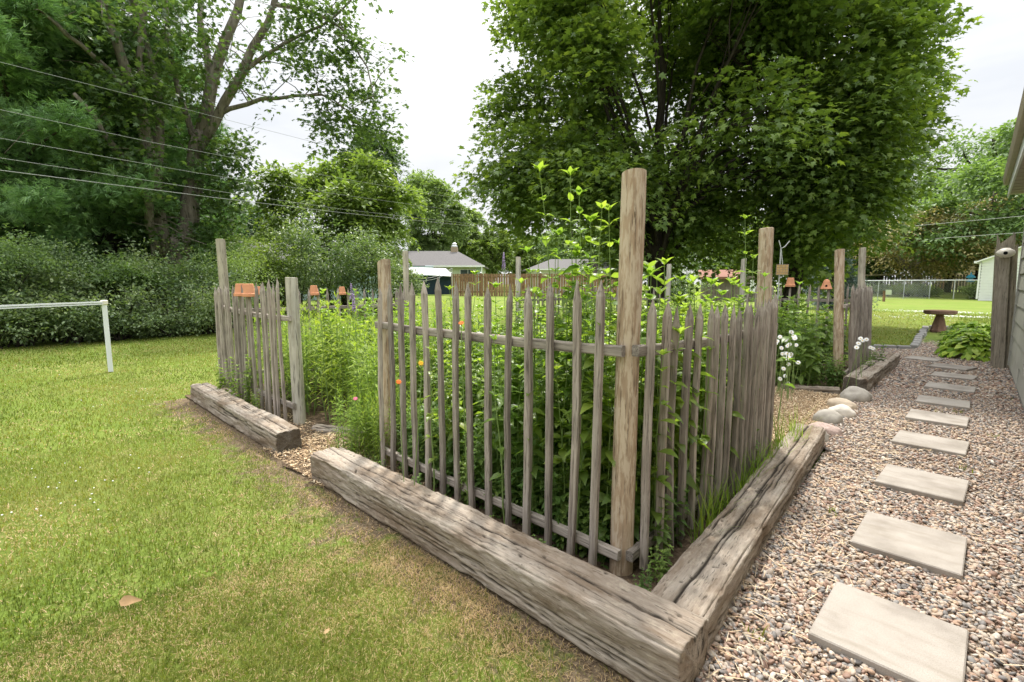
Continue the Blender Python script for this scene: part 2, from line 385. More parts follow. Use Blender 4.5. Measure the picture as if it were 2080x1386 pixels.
M['petal_white'] = simple('white_petals', (.82, .82, .78), .6, .2, .05)
M['petal_yellow'] = simple('yellow_florets', (.75, .45, .03), .7, .2, .15)
M['petal_orange'] = simple('orange_petals', (.80, .16, .02), .6, .2, .15)
M['petal_pink'] = simple('pink_petals', (.65, .10, .25), .6, .2, .15)
M['petal_lilac'] = simple('lilac_petals', (.33, .25, .42), .7, .2, .2)
M['dry_leaf'] = simple('dry_leaf', (.34, .22, .11), .8, .2, .25, 20)

# ------------------------------------------------------------------ leaf clouds
TPL = {
 'simple': ([(0, 0, 0), (.42, .25, .06), (.5, 0, 0), (.42, -.25, .06), (1, 0, -.12)], [(0, 2, 1), (0, 3, 2), (2, 4, 1), (2, 3, 4)]),
 'maple': ([(0, 0, 0), (.12, .42, -.05), (.38, .24, .03), (.62, .52, -.08), (.62, .16, .02), (1.05, 0, -.14), (.62, -.16, .02), (.62, -.52, -.08), (.38, -.24, .03), (.12, -.42, -.05), (.36, 0, .04)],
           [(10, 0, 9, 8), (10, 8, 7, 6), (10, 6, 5, 4), (10, 4, 3, 2), (10, 2, 1, 0)]),
 'needle': ([(0, .03, 0), (.95, .42, .1), (.05, .10, 0), (1.05, .12, .3), (.05, -.06, 0), (1.05, -.16, .28), (.02, -.12, 0), (.9, -.45, .05), (.05, 0, .09), (.98, .02, .6), (.05, .0, -.09), (1.0, 0, -.22)],
            [(0, 1, 2), (2, 3, 4), (4, 5, 6), (6, 7, 0), (8, 9, 2), (10, 11, 4)]),
 'herb': ([(0, 0, 0), (.22, .235, .06), (.22, 0, .01), (.22, -.235, .06), (.5, .24, .03), (.5, 0, -.03), (.5, -.24, .03), (.78, .115, -.10), (.78, 0, -.13), (.78, -.115, -.10), (1, 0, -.27)],
          [(0, 2, 1), (0, 3, 2), (1, 2, 5, 4), (2, 3, 6, 5), (4, 5, 8, 7), (5, 6, 9, 8), (7, 8, 10), (8, 9, 10)]),
 'hosta': ([(0, 0, 0), (.2, .26, .09), (.2, 0, .03), (.2, -.26, .09), (.55, .3, .05), (.55, 0, 0), (.55, -.3, .05), (.82, .14, -.1), (.82, 0, -.13), (.82, -.14, -.1), (1, 0, -.24)],
          [(0, 2, 1), (0, 3, 2), (1, 2, 5, 4), (2, 3, 6, 5), (4, 5, 8, 7), (5, 6, 9, 8), (7, 8, 10), (8, 9, 10)]),
 'lance': ([(0, 0, 0), (.4, .07, .02), (.4, -.07, .02), (1, 0, -.18)], [(0, 2, 3, 1)]),
}
def nrm(a): return a/(np.linalg.norm(a, axis=-1, keepdims=True)+1e-9)
def leafarrays(P, D, N, S, rnd, tpl):
    tv, tf = TPL[tpl]; tv = np.array(tv, float)
    D = nrm(D); Sd = nrm(np.cross(N, D)); Nn = np.cross(D, Sd)
    S = np.asarray(S)[:, None, None]
    V = P[:, None, :]+S*(tv[None, :, 0:1]*D[:, None, :]+tv[None, :, 1:2]*Sd[:, None, :]+tv[None, :, 2:3]*Nn[:, None, :])
    n = len(P); k = len(tv); off = (np.arange(n)*k)[:, None, None]
    out = []; rr = []
    for sz in (3, 4):
        ff = [f for f in tf if len(f) == sz]
        if ff:
            out.append((np.array(ff)[None]+off).reshape(-1, sz)); rr.append(np.repeat(rnd, len(ff)))
    return V.reshape(-1, 3), out, np.concatenate(rr)
def leafobj(name, P, D, N, S, rnd, tpl, mat, parent=None):
    V, Fc, rr = leafarrays(P, D, N, S, rnd, tpl)
    return npmesh(name, V, Fc, mat, parent, attrs={'rnd': rr})
def sprays(C, O, L, ln, wd, th, leaf, rng, droop=.25, tilt=.45, rmix=.5):
    """C centres, O outward directions -> leaf arrays"""
    n = len(C); O = nrm(O); U = np.array([0, 0, 1.]); Sd = nrm(np.cross(O, U)+1e-6); Nn = np.cross(Sd, O); Nn = np.where(Nn[:, 2:3] < 0, -Nn, Nn)
    t = rng.uniform(-.6, .6, (n, L)); s = rng.normal(0, .42, (n, L))*(1-.7*np.abs(t)); z = rng.normal(0, 1, (n, L))
    sl = ln*rng.uniform(.7, 1.3, (n, 1))
    P = C[:, None, :]+O[:, None, :]*(t*sl)[..., None]+Sd[:, None, :]*(s*wd*sl/ln)[..., None]+Nn[:, None, :]*(z*th)[..., None]
    P[..., 2] -= droop*(t+.6)**2*sl
    D = O[:, None, :]*.6+Sd[:, None, :]*np.sign(s)[..., None]*.7+rng.normal(0, .45, (n, L, 3)); D[..., 2] -= .25
    N = Nn[:, None, :]+rng.normal(0, tilt, (n, L, 3)); N[..., 2] += .35
    S = leaf*rng.uniform(.65, 1.25, (n, L))
    rnd = np.clip(rmix*rng.uniform(0, 1, (n, 1))+(1-rmix)*rng.uniform(0, 1, (n, L)), 0, 1)
    return P.reshape(-1, 3), D.reshape(-1, 3), N.reshape(-1, 3), S.ravel(), rnd.ravel()
def lobe_points(c, rx, rz, K, n, rng, lr=.36, shell=.45, asym=(0, 0)):
    """spray centres on K lobes spread over an ellipsoid"""
    u = nrm(rng.normal(0, 1, (K, 3))); q = rng.uniform(.35, 1, (K, 1))**.5*(1-lr*.8)
    LC = np.array(c)+u*q*np.array([rx, rx, rz]); LR = lr*rng.uniform(.7, 1.25, K)
    i = rng.integers(0, K, n); v = nrm(rng.normal(0, 1, (n, 3))+u[i]*.45); r = rng.uniform(0, 1, (n, 1))**shell
    P = LC[i]+v*r*LR[i][:, None]*np.array([rx, rx, rz*.85])
    O = v*np.array([1, 1, .45])+nrm(P-np.array(c))*np.array([.6, .6, .2])
    return P, O, LC
def wob(a, b, n, amp, rng):
    a = np.array(a, float); b = np.array(b, float); t = np.linspace(0, 1, n)
    L = np.linalg.norm(b-a); p = a+(b-a)*t[:, None]
    w = np.cumsum(rng.normal(0, 1, (n, 3)), 0); w -= w[0]; w -= t[:, None]*w[-1]
    return p+w*amp*L/n**.5
def tree(name, label, cat, base, rx, ztop, zbot, mat, nsp, L=18, leaf=.2, sl=.9, tpl='simple', trunk=.2, K=22, seed=1, group=None, bark='bark_dark', off=(0, 0), lr=.30, nlimb=12, shell=.45, droop=.3, thick=.09, gap=.31):
    rng = np.random.default_rng(seed)
    t = thing(name, label, cat, base, 0, group)
    c = np.array([base[0]+off[0], base[1]+off[1], (ztop+zbot)/2]); rz = (ztop-zbot)/2
    P, O, LC = lobe_points(c, rx, rz, K, nsp, rng, lr, shell)
    if gap:
        k = fbm(P*(1.6/rx*1.5), 3, seed) > gap; P = P[k]; O = O[k]
    leafobj('crown', *sprays(P, O, L, sl, sl*.75, sl*thick, leaf, rng, droop), tpl, M[mat], t)
    mb = MB(); top = np.array([c[0], c[1], c[2]+rz*.45]); b0 = np.array(base, float)-np.array([0, 0, .08])
    pts = wob(b0, top, 9, .05, rng); mb.tube(pts, list(np.linspace(trunk, trunk*.25, 9)*np.array([1.35]+[1]*8)), 10)
    for i in range(min(nlimb, K)):
        k = rng.integers(2, 7); e = LC[i]
        mb.tube(wob(pts[k], e, 6, .08, rng), list(np.linspace(trunk*.42, trunk*.07, 6)), 6)
    mb.build('trunk', M[bark], t, smooth=True)
    return t

# ================================================================== SETTING
def sheet(name, poly, z, mat, sub=None):
    me = bpy.data.meshes.new(name); me.from_pydata([(x, y, z) for x, y in poly], [], [tuple(range(len(poly)))]); me.update()
    o = link(name, me, mat); tag(o, kind='structure'); return o
# lawn: polar grid that rises gently away from the garden
rr = np.concatenate([[0.02], np.linspace(.5, 14, 28), np.geomspace(15, 600, 40)]); na = 96
ang = np.linspace(0, 2*math.pi, na, endpoint=False)
V = np.array([(r*math.cos(a), r*math.sin(a), gz(r, 0)-.004) for r in rr for a in ang])
V[:, 2] += .012*(vnoise(np.c_[V[:, :2]*.7, V[:, 2]*0], 3)-.5)*(np.hypot(V[:, 0], V[:, 1]) < 60)-.006
q = np.array([(i*na+k, i*na+(k+1) % na, (i+1)*na+(k+1) % na, (i+1)*na+k) for i in range(len(rr)-1) for k in range(na)])
tag(npmesh('lawn', V, [q], M['lawn'], smooth=True), kind='structure')
soil = sheet('garden_soil', [(-7.0, 1.45), (-3.95, 1.45), (-3.7, 1.36), (-3.3, 1.42), (-.8, 1.5), (-.86, 4.6), (-.93, 7.3), (-.9, 10.4), (-7.0, 10.3)], .012, M['soil'])
GP = [(-.63, -1.5), (.62, -1.5), (.62, 10.9), (.45, 18.4), (-1.02, 18.4), (-.85, 13.1), (-1.55, 12.75), (-1.6, 10.5), (-.9, 10.5), (-.9, 7.3), (-.95, 6.9), (-.95, 4.75), (-.8, 4.6), (-.66, 1.55), (-.63, 1.4)]
grav = sheet('gravel_path', GP, .016, M['gravel'])
def inpoly(x, y, poly):
    c = np.zeros(len(x), bool); j = len(poly)-1
    for i in range(len(poly)):
        xi, yi = poly[i]; xj, yj = poly[j]
        c ^= ((yi > y) != (yj > y)) & (x < (xj-xi)*(y-yi)/(yj-yi+1e-12)+xi); j = i
    return c
PAV = [((-.365, 2.02), (.07, 2.01), .46), ((-.375, 2.93), (.055, 2.92), .47), ((-.402, 3.97), (.042, 3.95), .46), ((-.432, 5.12), (.035, 5.1), .43), ((-.425, 6.15), (.03, 6.14), .44), ((-.415, 7.1), (.04, 7.1), .42), ((-.41, 8.2), (.07, 8.18), .42), ((-.415, 9.3), (.055, 9.25), .43), ((-.51, 10.35), (-.04, 10.2), .45), ((-.88, 11.15), (-.42, 11.05), .45)]
# pebbles
ico = None
def icosphere(s):
    import bmesh
    bm = bmesh.new(); bmesh.ops.create_icosphere(bm, subdivisions=s, radius=1)
    V = np.array([v.co[:] for v in bm.verts]); bm.verts.index_update(); Fq = np.array([[v.index for v in f.verts] for f in bm.faces]); bm.free(); return V, Fq
I1, I2, I3 = icosphere(1), icosphere(2), icosphere(4)
def scatter(base, X, Y, Z, sx, sy, sz, rng, tilt=.35):
    V0, F0 = base; n = len(X); a = rng.uniform(0, 2*math.pi, n); ca, sa = np.cos(a), np.sin(a)
    Q = V0[None]*np.stack([sx, sy, sz], 1)[:, None, :]
    tx = rng.normal(0, tilt, (n, 1)); ty = rng.normal(0, tilt, (n, 1))
    Q[..., 2] += Q[..., 0]*tx+Q[..., 1]*ty
    x = Q[..., 0]*ca[:, None]-Q[..., 1]*sa[:, None]+X[:, None]; y = Q[..., 0]*sa[:, None]+Q[..., 1]*ca[:, None]+Y[:, None]
    V = np.stack([x, y, Q[..., 2]+Z[:, None]], -1).reshape(-1, 3)
    Fc = (F0[None]+(np.arange(n)*len(V0))[:, None, None]).reshape(-1, F0.shape[1]); return V, Fc
Vs = []; Fs = []; rs = []; off = 0
for (y0, y1, dens, base, smin, smax) in ((.9, 4.2, 7200, I2, .0042, .0104), (4.2, 8, 4600, I1, .005, .0114), (8, 18.3, 1500, I1, .009, .018)):
    n = int(1.7*(y1-y0)*dens*(1.3)); X = RNG.uniform(-1.6, .62, n); Y = RNG.uniform(y0, y1, n)
    k = inpoly(X, Y, GP)
    for (a, b, dp) in PAV: k &= ~((X > a[0]+.01) & (X < b[0]-.01) & (Y > a[1]+.01) & (Y < a[1]+dp-.01))
    X, Y = X[k], Y[k]; n = len(X); s = RNG.uniform(smin, smax, n)*RNG.choice([.8, 1, 1.25], n)
    V, Fc = scatter(base, X, Y, .016+s*.3+RNG.uniform(0, .012, n), s*RNG.uniform(1, 1.5, n), s*RNG.uniform(.85, 1.1, n), s*RNG.uniform(.5, .8, n), RNG)
    Vs.append(V); Fs.append(Fc+off); off += len(V); rs.append(np.repeat(RNG.uniform(0, .999, n), len(base[1])))
tag(npmesh('river_gravel', np.concatenate(Vs), [np.concatenate(Fs)], M['pebble'], attrs={'rnd': np.concatenate(rs)}, smooth=True), 'mixed tan, grey and rust river pebbles covering the path', 'gravel', kind='stuff')
# wood chips in the two gaps and along the beds
def chips(name, n, regs, label, z=.014, smin=.006, smax=.028):
    X = []; Y = []
    for (x0, x1, y0, y1, w) in regs:
        X.append(RNG.uniform(x0, x1, int(n*w))); Y.append(RNG.uniform(y0, y1, int(n*w)))
    X = np.concatenate(X); Y = np.concatenate(Y); n = len(X); l = RNG.uniform(smin, smax, n)
    V0 = np.array([(x, y, zz) for zz in (-1, 1) for y in (-1, 1) for x in (-1, 1)], float)*.5
    F0 = np.array([(0, 2, 3, 1), (4, 5, 7, 6), (0, 1, 5, 4), (2, 6, 7, 3), (0, 4, 6, 2), (1, 3, 7, 5)])
    V, Fc = scatter((V0, F0), X, Y, z+RNG.uniform(0, .02, n), l, l*RNG.uniform(.15, .45, n), RNG.uniform(.002, .005, n), RNG, .3)
    return tag(npmesh(name, V, [Fc], M['chip'], attrs={'rnd': np.repeat(RNG.uniform(0, 1, n), 6)}), label, 'mulch', kind='stuff')
chips('wood_chip_mulch', 16000, [(-4.2, -3.1, 1.38, 2.15, .22), (-2.4, -.99, 4.5, 7.0, 1.6), (-3.2, -2.6, 1.58, 2.0, .05), (-6.8, -4.0, 1.6, 2.0, .08)], 'pale wood chip mulch lying in the fence gaps and under the plants')
# dry straw litter on the gravel
n = 900; X = RNG.uniform(-.75, .5, n); Y = RNG.uniform(1.2, 6.5, n); X[:500] = RNG.uniform(-.72, -.35, 500)+.0; k = inpoly(X, Y, GP); X, Y = X[k], Y[k]; n = len(X)
l = RNG.uniform(.02, .09, n)
V, Fc = scatter((np.array([(-.5, -1, 0), (.5, -1, 0), (.5, 1, 0), (-.5, 1, 0), (0, 0, .06)], float), np.array([(0, 1, 4), (1, 2, 4), (2, 3, 4), (3, 0, 4)])), X, Y, .036+RNG.uniform(0, .008, n), l, np.full(n, .0011), l*.6, RNG, .05)
tag(npmesh('dry_straw', V, [Fc], M['chip'], attrs={'rnd': np.repeat(RNG.uniform(.5, 1, n), 4)}), 'thin dry straw bits strewn over the pebbles', 'straw', kind='stuff')

# ------------------------------------------------------------------ lawn grass blades
TIM_Y = 1.40
def straw_prob(x, y):
    p = .10+.30*np.clip((fbm(np.c_[x*1.3, y*1.3, x*0], 4, 11)-.45)*4, 0, 1)+.25*np.clip((fbm(np.c_[x*5, y*5, x*0], 3, 17)-.5)*4, 0, 1)
    p = np.where(y > 10, p*.25, p)
    dist = np.clip(1.40-y, 0, 5)
    near = np.exp(-dist/.24)*((x > -6.9) & (x < -.4))
    near2 = np.exp(-np.clip(1.4-y, 0, 5)/.55)*np.clip((x+3.4)/1.0, 0, 1)
    return np.clip(p+.60*near+.30*near2, 0, .93)
def grass(n, d0, d1, pw, hgt, wid, name=None):
    u = RNG.uniform(0, 1, n); d = (d0**pw+u*(d1**pw-d0**pw))**(1/pw)
    b = R(90)+RNG.uniform(R(20), R(98), n)
    X = d*np.cos(b); Y = d*np.sin(b)
    k = ~((Y > 1.40) & (Y < 10.5) & (X > -6.75) & (X < 0)) & ~((X > -.66) & (Y > -2)) & ~((X > -4.0) & (X < -3.25) & (Y > 1.36)) & (X > -14.6)
    k &= RNG.uniform(0, 1, n) > np.clip(np.clip((fbm(np.c_[X*4, Y*4, X*0], 3, 29)-.40)*5, 0, 1)*np.exp(-np.clip(1.4-Y, 0, 9)/.28)*1.2*((X > -6.9) & (X < -.4)), 0, .75)
    return X[k], Y[k], hgt, wid
Xs = []; Ys = []; Hs = []; Ws = []
for args in ((120000, 1.0, 2.6, 2.0, .023, .0026), (105000, 2.6, 5.5, 1.6, .025, .004), (85000, 5.5, 11, 1.3, .030, .007), (30000, 11, 15, 1.2, .038, .012)):
    x, y, h, w = grass(*args); Xs.append(x); Ys.append(y); Hs.append(np.full(len(x), h)); Ws.append(np.full(len(x), w))
# the lawn to the right of the garden, behind the path
n = 30000; d = RNG.uniform(12.5, 26, n); b = R(90)+RNG.uniform(R(-2), R(12), n); x = d*np.cos(b); y = d*np.sin(b)
k = ~inpoly(x, y, GP) & (y > 10.6); Xs.append(x[k]); Ys.append(y[k]); Hs.append(np.full(k.sum(), .05)); Ws.append(np.full(k.sum(), .014))
X, Y, Hh, Ww = map(np.concatenate, (Xs, Ys, Hs, Ws)); n = len(X)
Zg = np.array([gz(a, c) for a, c in zip(X, Y)])-.007
sp = straw_prob(X, Y); isst = RNG.uniform(0, 1, n) < sp
rn = np.where(isst, RNG.uniform(.62, 1, n), np.clip(.30+.55*(fbm(np.c_[X*1.1, Y*1.1, X*0], 4, 5)-.5)+.12*(fbm(np.c_[X*9, Y*9, X*0], 2, 6)-.5)+RNG.normal(0, .09, n), 0, .6))
rn = np.where(Y > 10, rn*.55, rn)
Hh = Hh*RNG.uniform(.5, 1.3, n)*np.where(isst, .75, 1); a = RNG.uniform(0, 2*math.pi, n); ln = RNG.uniform(.25, 1.1, n)*np.where(isst, 1.6, 1)
dx, dy = np.cos(a), np.sin(a); px_, py_ = -dy*Ww/2, dx*Ww/2
B = np.stack([X, Y, Zg], 1)
def pt(h, l, w, s): return B+np.stack([dx*Hh*l*ln+s*px_*w, dy*Hh*l*ln+s*py_*w, Hh*h], 1)
V = np.stack([pt(0, 0, 1, -1), pt(0, 0, 1, 1), pt(.62, .3, .85, -1), pt(.62, .3, .85, 1), pt(.95/(1), 1.0, .1, 0)], 1)
V[..., 2] = np.where(isst[:, None], Zg[:, None]+(V[..., 2]-Zg[:, None])*.55, V[..., 2])
o5 = (np.arange(n)*5)[:, None]
tag(npmesh('lawn_grass', V.reshape(-1, 3), [np.array([[0, 1, 3, 2]])+o5, np.array([[2, 3, 4]])+o5], M['blade'], attrs={'rnd': np.concatenate([rn, rn])}), 'short mown grass, green with straw coloured patches by the timbers', 'grass', kind='stuff')
# clover heads
X = []; Y = []
for cx, cy, r, m in ((-3.9, .1, .4, 14), (-4.5, .35, .5, 14), (-7, 1.0, 1.0, 12), (-9, 2, 1.2, 10), (-1.0, 26, 1.6, 260), (-.3, 23.5, 1.2, 160), (-2.5, 22, 2.5, 60)):
    X.append(RNG.normal(cx, r*.5, m)); Y.append(RNG.normal(cy, r*.5*(.35 if cy > 20 else 1), m))
X = np.concatenate(X); Y = np.concatenate(Y); k = ~inpoly(X, Y, GP); X, Y = X[k], Y[k]; n = len(X); s = RNG.uniform(.004, .0065, n)*np.where(Y > 15, 3.2, 1)
V, Fc = scatter(I1, X, Y, np.array([gz(a, c) for a, c in zip(X, Y)])+.028+s, s, s, s*.8, RNG, .1)
tag(npmesh('clover_flowers', V, [Fc], M['petal_white'], smooth=True), 'small white clover heads dotted over the lawn', 'clover', kind='stuff')

# ================================================================== TIMBERS
def timber(name, label, a, b, w, h, seed, cat='timber', crack=1.0, z0=-.01, res=.007, taper=0, dark=-1):
    """old railway sleeper from a to b (centre line, xy); local x runs along it"""
    rng = np.random.default_rng(seed); a = np.array(a, float); b = np.array(b, float); L = np.linalg.norm(b-a); rz = math.atan2(b[1]-a[1], b[0]-a[0])
    nx = int(L/(res*1.3)); per = []
    m = max(6, int(w/res)); mh = max(5, int(h/res))
    for i in range(m): per.append((-w/2+w*i/m, 0, 0, -1))
    for i in range(mh): per.append((w/2, h*i/mh, 1, 0))
    for i in range(m): per.append((w/2-w*i/m, h, 0, 1))
    for i in range(mh): per.append((-w/2, h-h*i/mh, -1, 0))
    per = np.array(per); n = len(per)
    # round the corners
    rad = .018; qy = np.clip(per[:, 0], -w/2+rad, w/2-rad); qz = np.clip(per[:, 1], rad, h-rad); d = per[:, :2]-np.stack([qy, qz], 1); l = np.linalg.norm(d, axis=1, keepdims=True)
    nr = np.where(l > 1e-6, d/np.maximum(l, 1e-6), per[:, 2:4]); per2 = np.stack([qy, qz], 1)+nr*rad
    xs = np.linspace(0, L, nx); X = np.repeat(xs, n); Yl = np.tile(per2[:, 0], nx); Zl = np.tile(per2[:, 1], nx); NY = np.tile(nr[:, 0], nx); NZ = np.tile(nr[:, 1], nx)
    o = seed*7.3; P = np.stack([X, Yl, Zl], 1)
    disp = .012*(fbm(P*np.array([2.2, 9, 9])+o, 3, seed)-.5)*2+.0055*(fbm(P*np.array([7, 60, 60])+o, 3, seed+5)-.5)*2+.005*(fbm(P*np.array([30, 90, 90])+o, 2, seed+9)-.5)*2
    edge = np.minimum(np.abs(NY), np.abs(NZ)); disp -= edge*.030*fbm(P*np.array([7, 3, 3])+o, 3, seed+3)
    chunk = np.clip((fbm(P*np.array([3, 12, 12])+o, 3, seed+21)-.60)*8, 0, 1); disp -= chunk*.014
    ck = np.zeros(len(X))
    for j in range(5):
        y0 = rng.uniform(-.34, .34)*w if j else .04*w; x0 = rng.uniform(0, .55)*L if j else -.2; x1 = x0+rng.uniform(.25, .7)*L if j else L*1.1
        yc = y0+.05*w*4*(fbm(np.c_[X*2.4, X*0+j*9.1, X*0+o], 4, seed+40)-.5)
        wd = (.0042 if j == 0 else .003)*crack*(.5+fbm(np.c_[X*5, X*0+j, X*0], 2, seed+50))
        wd = wd*np.clip((X-x0)/.12, 0, 1)*np.clip((x1-X)/.12, 0, 1)+1e-5
        ck = np.maximum(ck, np.exp(-((Yl-yc)/wd)**2)*(NZ > .5)*(1 if j == 0 else .8))
        zc = h*rng.uniform(.25, .85)+.06*h*4*(fbm(np.c_[X*1.8, X*0+j*3.3, X*0+o], 4, seed+60)-.5)
        wz = .003*crack*np.clip((X-x0)/.1, 0, 1)*np.clip((x1-X)/.1, 0, 1)+1e-5
        ck = np.maximum(ck, .75*np.exp(-((Zl-zc)/wz)**2)*(np.abs(NY) > .5))
    for j in range(int(9*L)):   # nail and peg holes
        hx, hy = rng.uniform(0, L), rng.uniform(-.4, .4)*w
        ck = np.maximum(ck, .9*np.exp(-(((X-hx)/rng.uniform(.006, .012))**2+((Yl-hy)/.006)**2))*(NZ > .5))
    disp -= ck*.014
    tp = 1-taper*(X/L)
    V = np.stack([X, (Yl+NY*disp)*tp, np.maximum(z0, (Zl+NZ*disp)*tp+z0)], 1)
    endw = .014*(fbm(np.c_[Yl*30, Zl*30, X*0+o], 3, seed+70)-.5)
    V[:, 0] += np.where((X < .01) | (X > L-.01), endw, 0)
    # end caps: rings shrunk to the middle
    rings = []; base_n = len(V); Vx = [V]; Fc = []
    i0 = np.arange(n)
    q = np.concatenate([np.stack([i*n+i0, (i+1)*n+i0, (i+1)*n+(i0+1) % n, i*n+(i0+1) % n], 1) for i in range(nx-1)])
    Fc.append(q); ckx = [ck]; cnt = base_n
    for side, st in ((0, 0), (1, (nx-1)*n)):
        prev = np.arange(st, st+n); cen = V[prev].mean(0)
        for s in (.93, .75, .5, .25):
            R0 = cen+(V[st:st+n]-cen)*s; R0[:, 0] = V[st:st+n, 0]*s+cen[0]*(1-s)+(.012*(1-s)+.006*(vnoise(R0*np.array([1, 40, 40])+o, seed)-.5))*(1 if side else -1)
            Vx.append(R0); ckx.append(np.clip((vnoise(np.c_[R0[:, 1]*70+o, R0[:, 2]*16, R0[:, 0]*0], seed+2)-.62)*4, 0, .8)*(side != dark)+.52*(side == dark)); cur = np.arange(cnt, cnt+n); cnt += n
            f = np.stack([prev, np.roll(prev, -1), np.roll(cur, -1), cur], 1); Fc.append(f if side == 0 else f[:, ::-1]); prev = cur
        Vx.append(cen[None]+np.array([[.012*(1 if side else -1), 0, 0]])); ckx.append(np.full(1, .52 if side == dark else 0)); f = np.stack([prev, np.roll(prev, -1), np.full(n, cnt)], 1); Fc.append(f if side == 0 else f[:, ::-1]); cnt += 1
    fq = np.concatenate([f for f in Fc if f.shape[1] == 4]); ft = np.concatenate([f for f in Fc if f.shape[1] == 3])
    ob = npmesh(name, np.concatenate(Vx), [fq, ft], M['timber'], smooth=True, vattrs={'crack': np.concatenate(ckx)})
    ob.location = (a[0], a[1], 0); ob.rotation_euler = (0, 0, rz)
    return tag(ob, label, cat, 'railroad timbers edging the garden' if cat == 'timber' else 'thin weathered logs across the fence gaps')
timber('railroad_timber', 'long grey weathered timber lying in front of the corner post, nearest to the camera', (-3.31, 1.522), (-.60, 1.522), .237, .21, 3, crack=1.0)
timber('railroad_timber', 'weathered timber with one deep split along its top, bordering the gravel path', (-.725, 1.60), (-.945, 4.68), .225, .19, 8, crack=1.6)
timber('railroad_timber', 'weathered timber below the terracotta pots, lying on the lawn with a dark cut end', (-6.70, 1.555), (-3.99, 1.525), .21, .20, 14, crack=.8, res=.010, dark=1)
timber('railroad_timber', 'old timber beside the small far stepping slabs, with a dark sawn front end', (-1.02, 7.30), (-1.0, 10.45), .26, .225, 21, crack=1.2, res=.012, dark=0)
timber('edging_log', 'short grey log lying across the mulch behind the front fence gap', (-4.42, 1.93), (-3.55, 2.35), .10, .075, 31, 'log', .6, res=.012)
timber('edging_log', 'crooked grey log edging the daisy bed by the side gap', (-1.75, 6.93), (-1.17, 7.20), .11, .09, 37, 'log', .6, res=.012)
timber('edging_log', 'small pale timber end poking out beyond the timber under the pots', (-6.72, 1.80), (-6.10, 1.72), .12, .13, 39, 'log', .6, res=.012)

# ================================================================== PICKET FENCES
def picket_mesh(h, w, t, rng, point=.11):
    """square riven picket with a pencil point; local z up"""
    zs = np.concatenate([np.linspace(0, h-point, 9), [h-point*.55, h-point*.2, h]])
    V = []; bx, by = rng.normal(0, .006, 2); 
    ww = w*rng.uniform(.9, 1.1); tt = t*rng.uniform(.9, 1.1); ch = .28
    for i, z in enumerate(zs):
        k = 1 if i < 9 else [.62, .25, .04][i-9]
        sx = bx*math.sin(z/h*math.pi)+rng.normal(0, .0012); sy = by*math.sin(z/h*math.pi)+rng.normal(0, .0012)
        e = k*(1+rng.normal(0, .03))
        for (x, y) in ((-1, -1+ch), (-1+ch, -1), (1-ch, -1), (1, -1+ch), (1, 1-ch), (1-ch, 1), (-1+ch, 1), (-1, 1-ch)):
            V.append((sx+x*ww/2*e, sy+y*tt/2*e, z))
    Fc = [tuple(range(7, -1, -1)), tuple(range((len(zs)-1)*8, len(zs)*8))]
    for i in range(len(zs)-1):
        for k in range(8): Fc.append((i*8+k, i*8+(k+1) % 8, i*8+8+(k+1) % 8, i*8+8+k))
    me = bpy.data.meshes.new('picket'); me.from_pydata(V, [], Fc); me.update(); me.materials.append(M['picket']); return me
prng = np.random.default_rng(5)
PK = [picket_mesh(1.35, .0345, .031, prng, prng.uniform(.075, .12)) for _ in range(14)]
def post(parent, x, y, h, r, mat, label=None, lean=(0, 0), seed=0, split=False):
    rng = np.random.default_rng(seed+100); n = 28; zs = np.linspace(-.05, h, 40); V = []
    for z in zs:
        for k in range(n):
            t = 2*math.pi*k/n
            rr_ = r*(1+.03*math.sin(2*t+seed)+.02*math.sin(3*t+z*3))*(1.04-.06*z/h)
            V.append((x+lean[0]*z/h+rr_*math.cos(t), y+lean[1]*z/h+rr_*math.sin(t), z+(.006*math.cos(t) if z == zs[-1] else 0)))
    V = np.array(V); V[:, :2] += .004*(fbm(V*np.array([30, 30, 3])+seed, 3, seed)[:, None]-.5)
    q = np.array([(i*n+k, i*n+(k+1) % n, (i+1)*n+(k+1) % n, (i+1)*n+k) for i in range(len(zs)-1) for k in range(n)])
    b0 = (len(zs)-1)*n; c = V[b0:].mean(0); tl = rng.normal(0, .07, 2); V[b0:, 2] += (V[b0:, :2]-c[:2])@tl; rim = V[b0:].copy(); inner = c+(V[b0:]-c)*.9+np.array([0, 0, .002]); V2 = np.concatenate([V, rim, inner, c[None]+np.array([[0, 0, .002]])])
    b0 = len(V); i0 = b0+n; cap = np.array([(b0+k, b0+(k+1) % n, i0+(k+1) % n, i0+k) for k in range(n)]); tri = np.array([(i0+k, i0+(k+1) % n, i0+n) for k in range(n)])
    o = npmesh('post', V2, [np.concatenate([q, cap]), tri], M[mat], parent, smooth=True)
    # keep the texture anchored at the post itself
    w = np.array([x, y, 0])-wloc(parent); co = np.empty(len(V2)*3, np.float32); o.data.vertices.foreach_get('co', co); co = co.reshape(-1, 3)-w; o.data.vertices.foreach_set('co', co.astype(np.float32).ravel()); o.location = w; o.data.update()
    if label: o['label'] = label
    return o
